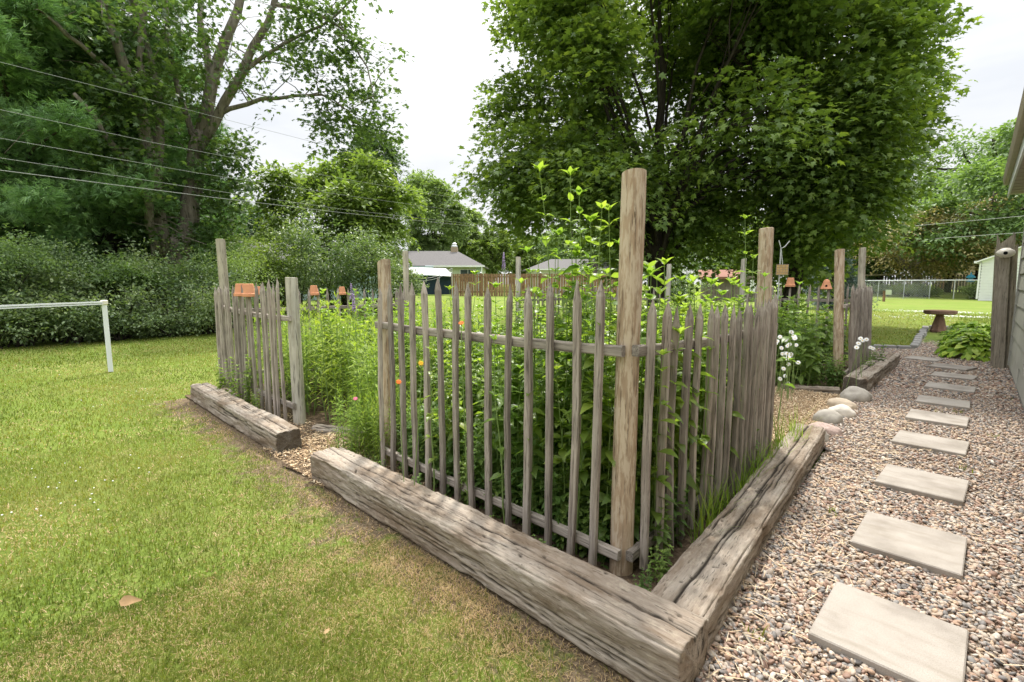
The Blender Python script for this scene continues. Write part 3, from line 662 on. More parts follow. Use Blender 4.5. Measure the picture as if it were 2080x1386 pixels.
def rail(parent, a, b, w, h, mat, sag=0, label=None, seed=0):
    rng = np.random.default_rng(seed); n = 14; a = np.array(a, float); b = np.array(b, float); mb = MB()
    d = nrm(b-a); s = np.cross(d, [0, 0, 1]); V = []; Fc = []
    for i in range(n):
        t = i/(n-1); p = a+(b-a)*t-np.array([0, 0, sag*4*t*(1-t)])+rng.normal(0, .0018, 3)
        hw, hh = w/2*(1+rng.normal(0, .05)), h/2*(1+rng.normal(0, .05)); e = .25
        for (u, v) in ((-1, -1+e), (-1+e, -1), (1-e, -1), (1, -1+e), (1, 1-e), (1-e, 1), (-1+e, 1), (-1, 1-e)): V.append(p+s*u*hw+np.array([0, 0, 1])*v*hh)
    for i in range(n-1):
        for k in range(8): Fc.append((i*8+k, i*8+8+k, i*8+8+(k+1) % 8, i*8+(k+1) % 8))
    Fc += [tuple(range(8)), tuple(range(n*8-1, n*8-9, -1))]
    o = mb.add(V, Fc).build('rail', M[mat], parent)
    if label: o['label'] = label
    return o
def fence(label, base, picks, rails, rm, posts, seed=0, slim=0, lean=0):
    """picks: (x, y, top) ; rails: (a, b, sag) ; posts: kwargs"""
    rng = np.random.default_rng(seed+11); t = thing('picket_fence', label, 'fence', base, 0, 'picket fence panels around the garden')
    for (x, y, top) in picks:
        zb = rng.uniform(.01, .05); o = bpy.data.objects.new('picket', PK[rng.integers(0, len(PK))]); COL.objects.link(o); o.parent = t
        o.location = (x-base[0], y-base[1], zb); o.scale = (rng.uniform(.9, 1.1), rng.uniform(.9, 1.1), (top-zb)/1.35)
        o.rotation_euler = (rng.normal(0, .006), rng.normal(0, .006), rng.choice([0, math.pi])+rng.normal(0, .1))
        if slim: o.scale[1] *= slim
        if lean: o.rotation_euler[1] += lean*(1 if math.cos(o.rotation_euler[2]) > 0 else -1)
    for i, (a, b, sg) in enumerate(rails): rail(t, a, b, .034, .05, rm, sg, seed=seed*10+i)
    for i, p in enumerate(posts): post(t, seed=seed*7+i, **p)
    return t
# front panel (nearest)
ax = [-3.107, -2.979, -2.826, -2.684, -2.549, -2.397, -2.247, -2.11, -1.962, -1.807, -1.67, -1.517, -1.375, -1.238]
az = [1.363, 1.387, 1.387, 1.393, 1.402, 1.425, 1.4, 1.391, 1.366, 1.383, 1.383, 1.397, 1.405, 1.4]
ya = 1.84
fence('weathered grey picket fence panel facing the lawn, ending at the tall brown corner post', (-2.1, 1.9, 0), [(x*ya/1.86+prng.normal(0, .002), ya, H+(z-H)*ya/1.86) for x, z in zip(ax, az)],
      [((-3.16, 1.876, 1.085), (-1.105, 1.872, 1.085), .012), ((-3.18, 1.876, .145), (-1.10, 1.872, .13), .004)], 'rail',
      [dict(x=-1.135, y=1.945, h=1.86, r=.0515, mat='post_brown', label='tall thick peeled brown corner post', lean=(.012, 0)), dict(x=-3.16, y=1.96, h=1.545, r=.048, mat='post_brown', label='shorter brown post at the front gap', lean=(-.02, 0))], 1)
# panel along the path (near right)
cx_ = -1.035; cpk = [(1326, 608), (1357, 612), (1381, 622), (1402, 618), (1424, 615), (1444, 615), (1459, 621), (1475, 617), (1490, 617), (1505, 625), (1518, 613), (1528, 615), (1538, 614), (1548, 611), (1556, 608), (1563, 606), (1569, 604), (1575, 599), (1581, 592)]
pk = []
for x, y in cpk:
    p = onX(x, y, cx_-.012*0); pk.append((cx_, p[1], p[2]))
fence('picket fence panel along the gravel path, seen edge on beside the split timber', (-1.1, 3.0, 0), pk,
      [((-1.068, 1.90, 1.085), (-1.075, 3.98, 1.07), .02), ((-1.068, 1.90, .13), (-1.075, 3.98, .13), .0)], 'rail_y',
      [dict(x=-1.155, y=4.07, h=1.80, r=.05, mat='post_brown', label='tall brown post at the near side of the path gap', lean=(-.05, 0))], 2, slim=.8)
# front left panel
bx = np.linspace(-6.86, -4.86, 17)+prng.normal(0, .02, 17)
fence('narrow looking grey picket panel on the far left carrying two terracotta pots', (-5.8, 1.9, 0), [(x, 1.83+prng.normal(0, .004), 1.36+.05*max(0, (x+6.0))+prng.normal(0, .012)) for x in bx],
      [((-6.95, 1.866, 1.10), (-4.70, 1.862, 1.05), .02), ((-6.95, 1.866, .22), (-4.70, 1.862, .20), .0)], 'rail',
      [dict(x=-6.83, y=1.94, h=1.93, r=.055, mat='post_grey', label='tall pale grey post at the left corner', lean=(-.07, 0)), dict(x=-4.75, y=1.93, h=1.44, r=.058, mat='post_white', label='short bleached post beside the front gap', lean=(-.03, 0))], 3)
# far right panel along the path
dy_ = np.linspace(7.83, 9.85, 19)+prng.normal(0, .015, 19)
fence('picket panel beyond the path gap, standing behind the far timber', (-1.2, 8.8, 0), [(-1.16-(y-7.8)*.02, y, 1.36+prng.normal(0, .02)) for y in dy_],
      [((-1.25, 7.66, 1.09), (-1.29, 9.95, 1.09), .01), ((-1.195, 7.62, .2), (-1.235, 9.95, .2), 0)], 'rail_y',
      [dict(x=-1.275, y=7.74, h=1.83, r=.058, mat='post_brown', lean=(-.10, .02), label='pale brown post at the far side of the path gap'), dict(x=-1.36, y=9.92, h=1.97, r=.052, mat='post_grey', lean=(-.08, 0), label='grey post at the far right corner')], 4, lean=-.045)
# left side panel (seen through the plants)
ey = np.linspace(2.15, 4.6, 18)
fence('distant picket panel on the left side, with pots behind the leafy plants', (-6.9, 3.4, 0), [(-6.88, y, 1.33+prng.normal(0, .012)) for y in ey],
      [((-6.915, 2.0, 1.04), (-6.915, 4.75, 1.04), .01), ((-6.915, 2.0, .2), (-6.915, 4.75, .2), 0)], 'rail_y',
      [dict(x=-6.98, y=4.72, h=1.92, r=.05, mat='post_grey', label='thin grey post left of the blue house')], 5)
ey = np.linspace(7.6, 9.8, 16)
fence('hidden picket panel by the white post in front of the brown board fence', (-6.9, 8.6, 0), [(-6.88, y, 1.30+prng.normal(0, .012)) for y in ey],
      [((-6.915, 7.4, 1.04), (-6.915, 9.9, 1.04), .01)], 'rail_y', [dict(x=-6.95, y=7.46, h=1.93, r=.055, mat='post_white', label='whitish post in front of the brown board fence')], 6)
gx = np.linspace(-3.2, -1.45, 13)
fence('back picket panel topped by two orange pots, behind the path gap', (-2.3, 9.95, 0), [(x, 9.92, 1.36+prng.normal(0, .012)) for x in gx],
      [((-3.4, 9.955, 1.10), (-1.3, 9.955, 1.10), .01), ((-3.4, 9.955, .2), (-1.3, 9.955, .2), 0)], 'rail',
      [dict(x=-3.33, y=9.99, h=1.86, r=.05, mat='post_white', label='pale post behind the tall stems')], 7)
gx = np.linspace(-6.7, -5.0, 12)
fence('back picket panel hidden by plants, with a white post right of the corner post', (-5.9, 9.95, 0), [(x, 9.92, 1.3+prng.normal(0, .012)) for x in gx],
      [((-6.8, 9.955, 1.05), (-4.8, 9.955, 1.05), .01)], 'rail', [dict(x=-4.86, y=9.99, h=1.80, r=.05, mat='post_white', label='white post seen right of the corner post')], 8)

# ------------------------------------------------------------------ pots on pickets
def pot(x, y, z, label, s=1.0, hole=False):
    t = thing('flower_pot', label, 'flower pot', (x, y, z), 0, 'terracotta pots upturned on pickets')
    mb = MB(); p = [(.064, 0), (.066, .003), (.066, .030), (.062, .034), (.057, .036), (.042, .128), (.038, .132), (.010, .132)]
    if hole: p = [(.075, 0), (.078, .008), (.066, .035), (.06, .05), (.042, .11), (.030, .135), (.012, .145)]
    mb.lathe([(r*s, zz*s) for r, zz in p], (x, y, z)).build('pot_body', M['terracotta'], t, smooth=False)
    if hole:
        d = nrm(np.array([-x, -y, 0.])); MB().tube([np.array([x, y, z+.05*s])+d*.052*s, np.array([x, y, z+.05*s])+d*.068*s], .015*s, 12).build('entrance_hole', M['black'], t)
    return t
def potpx(px, py, Y=None, X=None, **k):
    p = onY(px, py, Y) if Y else onX(px, py, X); return pot(p[0], p[1], p[2], **k)
potpx(489, 602, Y=1.83, label='left one of two touching terracotta pots on the left panel', s=1.05)
potpx(507, 603, Y=1.83, label='right one of two touching terracotta pots on the left panel', s=1.05)
potpx(528, 599, Y=2.0, label='terracotta pot half hidden behind pickets of the left panel', s=.7)
potpx(638, 600, X=-6.88, label='terracotta pot on the side panel, just right of the bleached post', s=1.05)
potpx(695, 599, X=-6.88, label='terracotta pot on the side panel, beside a lilac flower spike', s=.9)
potpx(1605, 583, Y=9.92, label='terracotta pot on the back panel right of the hanging suet cage', s=1.25)
potpx(1678, 588, Y=9.92, label='bell shaped orange pot with a dark round hole, left of the pale brown post', s=1.2, hole=True)

# ------------------------------------------------------------------ pavers
PL = ['nearest and largest looking grey stepping slab, at the bottom edge of the picture', 'second stepping slab from the camera, pale and speckled', 'third stepping slab from the camera, pale beige', 'fourth stepping slab from the camera, with faint stains', 'fifth stepping slab from the camera', 'sixth stepping slab from the camera, level with the boulders', 'seventh stepping slab from the camera', 'eighth stepping slab from the camera, beside the far timber', 'ninth stepping slab, shifted left of the row near the hostas', 'farthest stepping slab, at the end of the far timber']
for i, ((a, b, dp), lb) in enumerate(zip(PAV, PL)):
    w = math.hypot(b[0]-a[0], b[1]-a[1]); rz = math.atan2(b[1]-a[1], b[0]-a[0])
    mb = MB(); mb.box(0, w, 0, dp, 0, .05, .005)
    V = np.array(mb.v)
    o = mb.build('stepping_slab', M['concrete']); o.location = (a[0], a[1], .008); o.rotation_euler = (RNG.normal(0, .006), RNG.normal(0, .006), rz)
    tag(o, lb, 'paving slab', 'concrete stepping slabs in the gravel path')
# ------------------------------------------------------------------ boulders
def boulder(x, y, sx, sy, sz, mat, label, rz, seed, z=None):
    V, Fq = I3; sx, sy, sz = sx*.88, sy*.88, sz*.88; V = V*np.array([sx, sy, sz])
    d = .55*(fbm(V*3/max(sx, sy)*.45+seed*3.7, 3, seed)-.5)+.10*(fbm(V*24+seed, 3, seed+3)-.5)+.03*(fbm(V*90+seed, 2, seed+5)-.5)
    V = V*(1+d[:, None]); V[:, 2] = np.maximum(V[:, 2], -sz*.55)
    o = npmesh('boulder', V, [Fq], M[mat], smooth=True); o.location = (x, y, sz*.40 if z is None else z); o.rotation_euler = (0, 0, rz)
    return tag(o, label, 'stone', 'field stones in a row between the timbers')
for a in ((-.93, 4.83, .11, .10, .11, 'stone_grey', 'grey brown stone against the end of the split timber', .3, 1), (-.93, 5.14, .165, .11, .085, 'stone_pink', 'flat pink granite stone in the row by the mulch gap', .0, 2),
          (-.97, 5.57, .15, .12, .105, 'stone_grey', 'rounded olive grey stone between pink and white stones', .5, 3), (-.93, 5.92, .15, .12, .11, 'stone_white', 'whitest smooth stone in the row', .2, 4),
          (-.99, 6.33, .16, .12, .10, 'stone_tan', 'warm tan stone, second from the far timber', -.2, 5), (-.955, 6.85, .185, .16, .14, 'stone_grey', 'largest grey stone, at the dark end of the far timber', .4, 6)): boulder(*a)

# ------------------------------------------------------------------ edging, birdbath
k = 0
for (a, b, m, lb) in (((-1.6, 12.72), (-.92, 12.98), 3, 'low grey edging block along the far lawn'), ((-.88, 13.15), (-1.0, 18.25), 11, 'low grey edging block running back to the birdbath'), ((-.95, 18.4), (.1, 18.45), 4, 'dark edging block behind the birdbath')):
    a = np.array(a); b = np.array(b)
    for i in range(m):
        p = a+(b-a)*(i+.04)/m; q = a+(b-a)*(i+.96)/m; d = q-p
        o = MB().box(0, np.linalg.norm(d), -.07, .07, 0, .11, .012).build('edging_block', M['edge_stone']); o.location = (p[0]+RNG.normal(0, .01), p[1], gz(*p)-.02); o.rotation_euler = (0, 0, math.atan2(d[1], d[0])+RNG.normal(0, .03))
        tag(o, lb, 'edging block', 'grey edging blocks between lawn and gravel')
p = G(1905, 681); bz = gz(p[0], p[1]); t = thing('bird_bath', 'brown concrete bird bath on a tapered pedestal at the end of the path', 'bird bath', (p[0], p[1], bz))
MB().lathe([(.185, 0), (.185, .05), (.17, .07), (.085, .44), (.085, .47)], (p[0], p[1], bz), 8).build('pedestal', M['brick_red'], t)
MB().lathe([(.09, .465), (.31, .475), (.35, .50), (.35, .575), (.32, .585), (.25, .55), (.02, .54)], (p[0], p[1], bz), 12).build('basin', M['brick_red'], t)

# ================================================================== HOUSE ON THE RIGHT
HX = .44; HY = 10.97
t = thing('house', 'grey sided house at the right edge with white fascia and tan gutter', 'house', (HX, HY, 0))
mb = MB()
for i in range(12):
    z = .12+i*.235; mb.add([(HX+.0, -3, z), (HX+.0, HY, z), (HX+.018, HY, z+.235), (HX+.018, -3, z+.235), (HX+.03, -3, z), (HX+.03, HY, z), ], [(0, 1, 2, 3)[::-1], (0, 4, 5, 1)[::-1]])
    for y in (2.1+(i % 3)*1.1, 5.2+(i % 2)*1.3, 8.6-(i % 3)*.7): mb.box(HX-.001, HX+.02, y, y+.006, z+.004, z+.22)
mb.box(HX+.031, HX+3, -3, HY-.02, .12, 2.95)
mb.build('siding_wall', M['siding'], t)
MB().box(HX-.006, HX+.06, HY-.05, HY+.012, .1, 2.8).build('corner_trim', M['siding'], t)
MB().box(HX+.02, HX+3, -3, HY-.03, -.02, .12).build('foundation', M['edge_stone'], t)
ex = .215; ez = 2.76
mb = MB(); mb.box(ex+.02, HX+.02, -3, HY+.02, ez, ez+.012)
for i in range(46):
    y = -3+i*.305; mb.box(ex+.02, HX, y, y+.012, ez-.007, ez-.001)
mb.build('soffit', M['soffit'], t)
MB().box(ex, ex+.02, -3, HY+.04, ez-.03, ez+.24).build('fascia', M['fascia'], t)
mb = MB(); prof = [(ex-.002, ez+.26), (ex-.07, ez+.265), (ex-.075, ez+.245), (ex-.055, ez+.165), (ex-.05, ez+.155), (ex-.002, ez+.155)]
V = [(x, y, z) for y in (-3, HY+.05) for x, z in prof]; mb.add(V, [tuple(range(6)), tuple(range(11, 5, -1))]+[(i, 6+i, 6+(i+1) % 6, (i+1) % 6) for i in range(6)]); mb.build('gutter', M['gutter'], t)
mb = MB(); a = ex-.06; sl = .36
mb.add([(a, -3, ez+.275), (a, HY+.08, ez+.275), (a+4, HY+.08, ez+.275+4*sl), (a+4, -3, ez+.275+4*sl), (a, -3, ez+.305), (a, HY+.08, ez+.305), (a+4, HY+.08, ez+.305+4*sl), (a+4, -3, ez+.305+4*sl)], [(0, 3, 2, 1)[::-1], (4, 5, 6, 7)[::-1], (0, 1, 5, 4)[::-1], (1, 2, 6, 5)[::-1], (2, 3, 7, 6)[::-1], (3, 0, 4, 7)[::-1]])
mb.build('roof', M['shingle'], t)
# privacy fence stub with the round bird house
t = thing('privacy_fence', 'short weathered board fence with a broken top against the house corner', 'fence', (.35, 11.08, 0))
def board(x0, x1, y0, y1, h, tip, name='board'):
    mb = MB(); V = [(x0, y0, -.02), (x1, y0, -.02), (x1, y1, -.02), (x0, y1, -.02), (x0, y0, h), (x1, y0, h+tip), (x1, y1, h+tip), (x0, y1, h)]
    V = [(x-.045*z, y, z) for x, y, z in V]
    mb.add(V, [(3, 2, 1, 0), (4, 5, 6, 7), (0, 1, 5, 4), (1, 2, 6, 5), (2, 3, 7, 6), (3, 0, 4, 7)]); return mb.build(name, M['tan_board'], t)
for i, y in enumerate((12.55, 12.24, 11.93, 11.62, 11.31)): board(.255+i*.004, .28+i*.004, y, y+.29, 2.0+RNG.normal(0, .03), .03)
board(.245, .285, 11.07, 11.10, 2.18, -.12); board(.29, .43, 11.075, 11.10, 2.02, .14)
board(.43, .455, 11.05, 11.08, 2.2, -.06); board(.457, .492, 11.09, 11.115, 1.98, .02)
mb = MB().box(.285, .405, 10.98, 11.07, 0, 1.95, .01); mb.v = [(x-.045*z, y, z) for x, y, z in mb.v]; mb.build('post', M['tan_board'], t)
c = np.array([.265, 10.90, 1.86]); t = thing('bird_house', 'round white ceramic bird house with a dark hole, hung on the board fence', 'bird house', c)
MB().lathe([(.01, -.075), (.05, -.07), (.1, -.035), (.112, 0), (.1, .035), (.05, .07), (.01, .078)], c, 22).build('ceramic_shell', M['ceramic'], t, smooth=True)
dd = nrm(CAM-c); MB().tube([c+dd*.098, c+dd*.118], .026, 14).build('entrance_hole', M['black'], t)
MB().tube([c+np.array([0, 0, -.06]), c+np.array([-.03, -.07, -.085])], .006, 6).build('perch', M['tan_board'], t)

# ================================================================== HERBACEOUS PLANTS
def tube_np(paths, rads, n=5):
    """paths (m,k,3), rads (m,k)"""
    m, k, _ = paths.shape; a = np.linspace(0, 2*math.pi, n, endpoint=False)
    ring = np.stack([np.cos(a), np.sin(a), 0*a], 1)
    V = paths[:, :, None, :]+rads[:, :, None, None]*ring[None, None]
    idx = np.arange(m*k*n).reshape(m, k, n)
    q = np.stack([idx[:, :-1], np.roll(idx[:, :-1], -1, 2), np.roll(idx[:, 1:], -1, 2), idx[:, 1:]], -1).reshape(-1, 4)
    return V.reshape(-1, 3), q
def herb_clump(seed, nst, h, spread, leaf, mat, node=.075, tpl='herb', start=.1, lean=.12, hv=.2, up=.45, stemr=.004, side=0.0):
    rng = np.random.default_rng(seed); k = 9; t = np.linspace(0, 1, k)
    a = rng.uniform(0, 2*math.pi, nst); r0 = spread*np.sqrt(rng.uniform(0, 1, nst)); hh = h*rng.uniform(1-hv, 1+hv*.3, nst)
    base = np.stack([r0*np.cos(a), r0*np.sin(a), 0*a], 1); a2 = a+rng.normal(0, .8, nst); ll = lean*hh*rng.uniform(.2, 1.3, nst)
    tip = base+np.stack([np.cos(a2)*ll, np.sin(a2)*ll, hh], 1)
    paths = base[:, None]+(tip-base)[:, None]*t[None, :, None]; w = rng.normal(0, .012, (nst, k, 2)); w[:, 0] = 0; paths[..., :2] += np.cumsum(w, 1)*.5*h
    paths[:, 0, 2] = -.02
    sv, sq = tube_np(paths, stemr*(1.15-.8*t)[None]*np.ones((nst, 1)), 5)
    P = []; D = []; N = []; S = []; Rn = []
    for i in range(nst):
        nn = max(3, int(hh[i]*(1-start)/node)); ang = rng.uniform(0, math.pi)
        for j in range(nn+1):
            f = start+(1-start)*j/nn; f = min(1, f+rng.normal(0, .008)); x = f*(k-1); i0 = min(int(x), k-2); p = paths[i, i0]+(paths[i, i0+1]-paths[i, i0])*(x-i0)
            ang += math.pi/2+rng.normal(0, .25)
            sz = leaf*(.55+.75*math.sin(min(1, f*1.05)*math.pi)**.7 if f < .85 else .62)*rng.uniform(.75, 1.15)
            tops = max(0, (f-.8)/.2)
            for s in ((0, math.pi) if j < nn else (0, math.pi/2, math.pi, 1.5*math.pi)):
                if f < .4 and rng.uniform() < .12: continue
                d = np.array([math.cos(ang+s), math.sin(ang+s), up*(.2+tops*2.2)+rng.normal(0, .18)-.28*(1-f)])
                P.append(p); D.append(d); N.append(np.array([0, 0, 1.])+rng.normal(0, .22, 3)-nrm(d)*.1); S.append(sz); Rn.append(np.clip(.38+.30*tops+rng.normal(0, .2), 0, 1))
                if side and f > .35 and rng.uniform() < side:      # small leaves in the axils
                    for q in (-.5, .5): 
                        P.append(p+d*.012); D.append(np.array([math.cos(ang+s+q), math.sin(ang+s+q), .7])); N.append(np.array([0, 0, 1.])+rng.normal(0, .3, 3)); S.append(sz*.5); Rn.append(np.clip(.62+rng.normal(0, .15), 0, 1))
    return (sv, sq), tuple(np.array(v) for v in (P, D, N, S, Rn)), tip
def make_clump(name, label, cat, group, mat, tpl='herb', flower=None, **kw):
    (sv, sq), lv, tip = herb_clump(**kw, mat=mat, tpl=tpl)
    t = thing(name, label, cat, (0, 0, 0), 0, group)
    s = npmesh('stems', sv, [sq], M['stem'], t, smooth=True); f = leafobj('leaves', *lv, tpl, M[mat], t)
    kids = [(s, []), (f, [])]
    return t, kids, tip
class Kind:
    def __init__(s, protos): s.p = protos; s.used = [False]*len(protos)
    def put(s, x, y, z, sc, rng, label=None, group=None):
        i = int(rng.integers(0, len(s.p))); t, kids, tip = s.p[i]; rz = rng.uniform(0, 6.28)
        if not s.used[i]:
            s.used[i] = True; t.location = (x, y, z); t.rotation_euler = (0, 0, rz); t.scale = (sc, sc, sc*rng.uniform(.9, 1.1))
        else: t = copy_tree(kids, t, (x, y, z), rz, (sc, sc, sc*rng.uniform(.9, 1.1)))
        if label: t['label'] = label
        if group: t['group'] = group
        return t
g1 = 'leafy perennials filling the picket garden'
KH = Kind([make_clump('leafy_perennial', 'x', 'plant', g1, 'herb', seed=200+i, nst=8, h=1.12, spread=.17, leaf=.098, node=.08, side=.35) for i in range(7)])
KF = Kind([make_clump('fine_leaved_perennial', 'x', 'plant', g1, 'feather', 'lance', seed=300+i, nst=9, h=.98, spread=.15, leaf=.10, node=.038, side=.55, up=.9) for i in range(5)])
KD = Kind([make_clump('dark_perennial', 'x', 'plant', g1, 'herb_dark', seed=400+i, nst=8, h=.8, spread=.18, leaf=.11, node=.07, side=.3) for i in range(4)])
prg = np.random.default_rng(77)
def fill(kind, x0, x1, y0, y1, step, sc, label, group, jit=.45, skip=None, hf=None):
    ny = max(1, int((y1-y0)/step)); nx = max(1, int((x1-x0)/step))
    for i in range(nx):
        for j in range(ny):
            x = x0+(i+.5+prg.uniform(-jit, jit))*(x1-x0)/nx; y = y0+(j+.5+prg.uniform(-jit, jit))*(y1-y0)/ny
            if skip and skip(x, y): continue
            s = sc*prg.uniform(.82, 1.12)*(hf(x, y) if hf else 1)
            kind.put(x, y, .01, s, prg, label, group)
# bed behind the front panel: taller toward the corner post
fill(KH, -3.05, -1.22, 2.06, 4.05, .235, .93, 'broad leaved green perennial clump crowded behind the front picket panel', 'broad leaved perennials behind the front panel', hf=lambda x, y: .86+.30*min(1, max(0, (x+2.7)/1.2))*prg.uniform(.75, 1.05))
fill(KH, -6.6, -3.2, 2.55, 4.5, .36, .93, 'green perennial clump in the bed behind the front gap', 'perennials in the left bed')
fill(KF, -6.5, -3.35, 2.08, 3.1, .27, 1.05, 'bright fine leaved perennial clump beside the front gap', 'fine leaved perennials by the front gap')
fill(KD, -4.6, -1.5, 7.2, 9.7, .42, 1.2, 'dark green perennial clump in the far bed behind the path gap', 'dark perennials in the far bed')
fill(KH, -6.6, -3.6, 6.6, 9.6, .5, 1.0, 'perennial clump far back between the white posts', 'perennials in the back bed')
for i in range(14): KF.put(-3.35+prg.normal(0, .17), 1.98+prg.normal(0, .16), .01, prg.uniform(.45, .68), prg, 'low fine leaved plant at the foot of the shorter brown post', 'low plants at the foot of the post')
for i in range(12): KD.put(-1.95+prg.uniform(-.5, .75), 7.2+prg.uniform(.1, .6), .01, prg.uniform(.4, .6), prg, 'low bushy plant behind the crooked log in the side gap', 'low plants behind the log')
for i in range(44): KD.put(-3.05+i*.043, prg.uniform(1.99, 2.12), .01, prg.uniform(.38, .62), prg, 'low leafy plant at the foot of the front pickets', 'low plants along the front pickets')
for i in range(18): KH.put(-1.36-prg.uniform(0, .25), prg.uniform(2.1, 4.0), .01, prg.uniform(.75, .95), prg, 'leafy perennial pressing against the pickets by the path', 'perennials along the path panel')
for i in range(5): KD.put(-2.9+i*.37+prg.normal(0, .03), prg.uniform(1.68, 1.76), -.01, prg.uniform(.14, .24), prg, 'little seedling between the front pickets and the timber', 'seedlings between the pickets and the timber')
for i in range(8): KD.put(-1.13+prg.normal(0, .03), 2.15+i*.2, .01, prg.uniform(.35, .5), prg, 'low leafy plant behind the feet of the path pickets', 'low plants behind the path pickets')
for x, y, q in ((-.94, 1.80, .17), (-.95, 1.98, .22), (-.98, 1.70, .10)): KD.put(x, y, 0, q, prg, 'low dark leafy weed in the corner between the two timbers', 'weeds in the timber corner')
for i in range(30): KD.put(-3.0+i*.062+prg.normal(0, .02), prg.uniform(1.94, 1.98), .0, prg.uniform(.26, .40), prg, 'small leafy plant right behind the lower rail of the front panel', 'small plants behind the lower front rail')
# tall single stems that stand out against the maple
def tall(px, py, d, label, leaf=.12, nst=2, node=.095, seed=0, lean=.04, mat='herb', spread=.06, hv=.16):
    p = onY(px, py, 1.80) if d == 'front' else onX(px, py, -1.0) if d == 'side' else at(px, py, d); t, kids, tip = make_clump('tall_perennial', label, 'plant', 'tall stems rising over the pickets', mat, seed=500+seed, nst=nst, h=p[2] if nst == 1 else p[2]*1.02, spread=spread, leaf=leaf*.82, node=node, start=.3, lean=lean, hv=hv, up=.5, stemr=.005, side=.55)
    w = tip.mean(0); t.location = (p[0]-w[0], p[1]-w[1], 0); return t
tall(1140, 392, 2.75, 'tallest leafy stem, rising well left of the brown corner post', seed=1, node=.115, leaf=.13)
tall(1185, 428, 2.75, 'second tallest leafy stem, left of the brown corner post', seed=2, leaf=.135)
tall(1228, 425, 2.6, 'leafy stem close against the left side of the corner post', seed=3, leaf=.125, node=.09)
tall(1238, 462, 2.33, 'stem whose leaves cross the face of the corner post', seed=4, leaf=.115)
tall(1105, 492, 2.7, 'stem with drooping pale leaves left of the tallest stem', seed=5, leaf=.13)
tall(1210, 500, 2.9, 'leafy stem between the tallest stem and the corner post', seed=12, leaf=.13)
tall(1170, 520, 2.8, 'leafy stem below the second tallest stem', seed=13, leaf=.13)
tall(1310, 545, 2.5, 'leafy stem just right of the corner post', seed=6, leaf=.15)
tall(1385, 535, 2.7, 'stem with broad pale leaves above the path panel', seed=7, leaf=.17)
tall(1340, 560, 2.7, 'stem with drooping leaves between the corner post and the white post', seed=14, leaf=.15)
tall(1450, 565, 3.3, 'stem with a flat rosette of leaves over the path panel', seed=8, leaf=.14)
tall(1525, 470, 3.9, 'tall slender stem just left of the far brown post', seed=9, leaf=.13, node=.12)
tall(1500, 510, 3.9, 'slender stem standing left of the slender one by the far post', seed=10, leaf=.12, node=.12)
tall(1622, 545, 5.3, 'lone thin stem leaning in the side gap', nst=1, seed=11, leaf=.15, node=.22, lean=.1)
tall(1030, 590, 3.2, 'light green stem in front of the far lawn', seed=15, leaf=.14)
tall(935, 560, 4.2, 'stem standing in front of the left part of the board fence', seed=16, leaf=.14)
tall(1010, 640, 'front', 'stem with fresh leaves poking out in front of the front rail', seed=17, nst=1, leaf=.085, node=.13, mat='herb')
tall(880, 690, 'front', 'thin stem between the middle pickets of the front panel', seed=18, nst=1, leaf=.08, node=.13)
tall(1455, 690, 'side', 'stem with fresh leaves growing out through the path panel', seed=19, nst=1, leaf=.085, node=.2)
for i, (px, py, d) in enumerate(((1065, 540, 3.0), (1120, 545, 2.8), (1150, 565, 2.6), (1220, 560, 2.5), (1090, 575, 2.6), (1195, 585, 2.4))):
    tall(px, py, d, 'leafy stem just topping the front pickets left of the corner post', seed=40+i, leaf=.10)['group'] = 'stems topping the front pickets'
for i, (px, py, d) in enumerate(((1325, 585, 2.5), (1360, 575, 2.8), (1410, 590, 2.7), (1430, 575, 3.2), (1480, 585, 3.3), (1500, 570, 3.6), (1400, 560, 3.4), (1535, 580, 3.9))):
    tall(px, py, d, 'leafy stem just topping the pickets of the path panel', seed=60+i, leaf=.115)['group'] = 'stems topping the path pickets'
# flower heads as their own little plants
def spike(px, py, d, label, mat, seed):
    p = at(px, py, d); t = thing('flower_spike', label, 'flower', (p[0], p[1], 0), 0, 'lilac flower spikes')
    MB().tube([(p[0], p[1], 0), (p[0]+.02, p[1], p[2]*.6), tuple(p)], [.005, .004, .003], 5).build('stem', M['stem'], t)
    rng = np.random.default_rng(seed); n = 90; z = rng.uniform(-.16, .01, n); r = .017*(1-np.clip((z+.16)/.19, 0, .9)); a = rng.uniform(0, 6.28, n); s = rng.uniform(.004, .008, n)
    V, Fc = scatter(I1, p[0]+r*np.cos(a), p[1]+r*np.sin(a), p[2]+z, s, s, s, rng); npmesh('blossom', V, [Fc], M[mat], t)
spike(713, 578, 5.2, 'lilac flower spike standing beside a pot on the side panel', 'petal_lilac', 1)
spike(718, 600, 4.9, 'shorter lilac flower spike in front of the taller one', 'petal_lilac', 4)
spike(1023, 515, 5.0, 'pale lilac spike in front of the brown board fence', 'petal_lilac', 2)
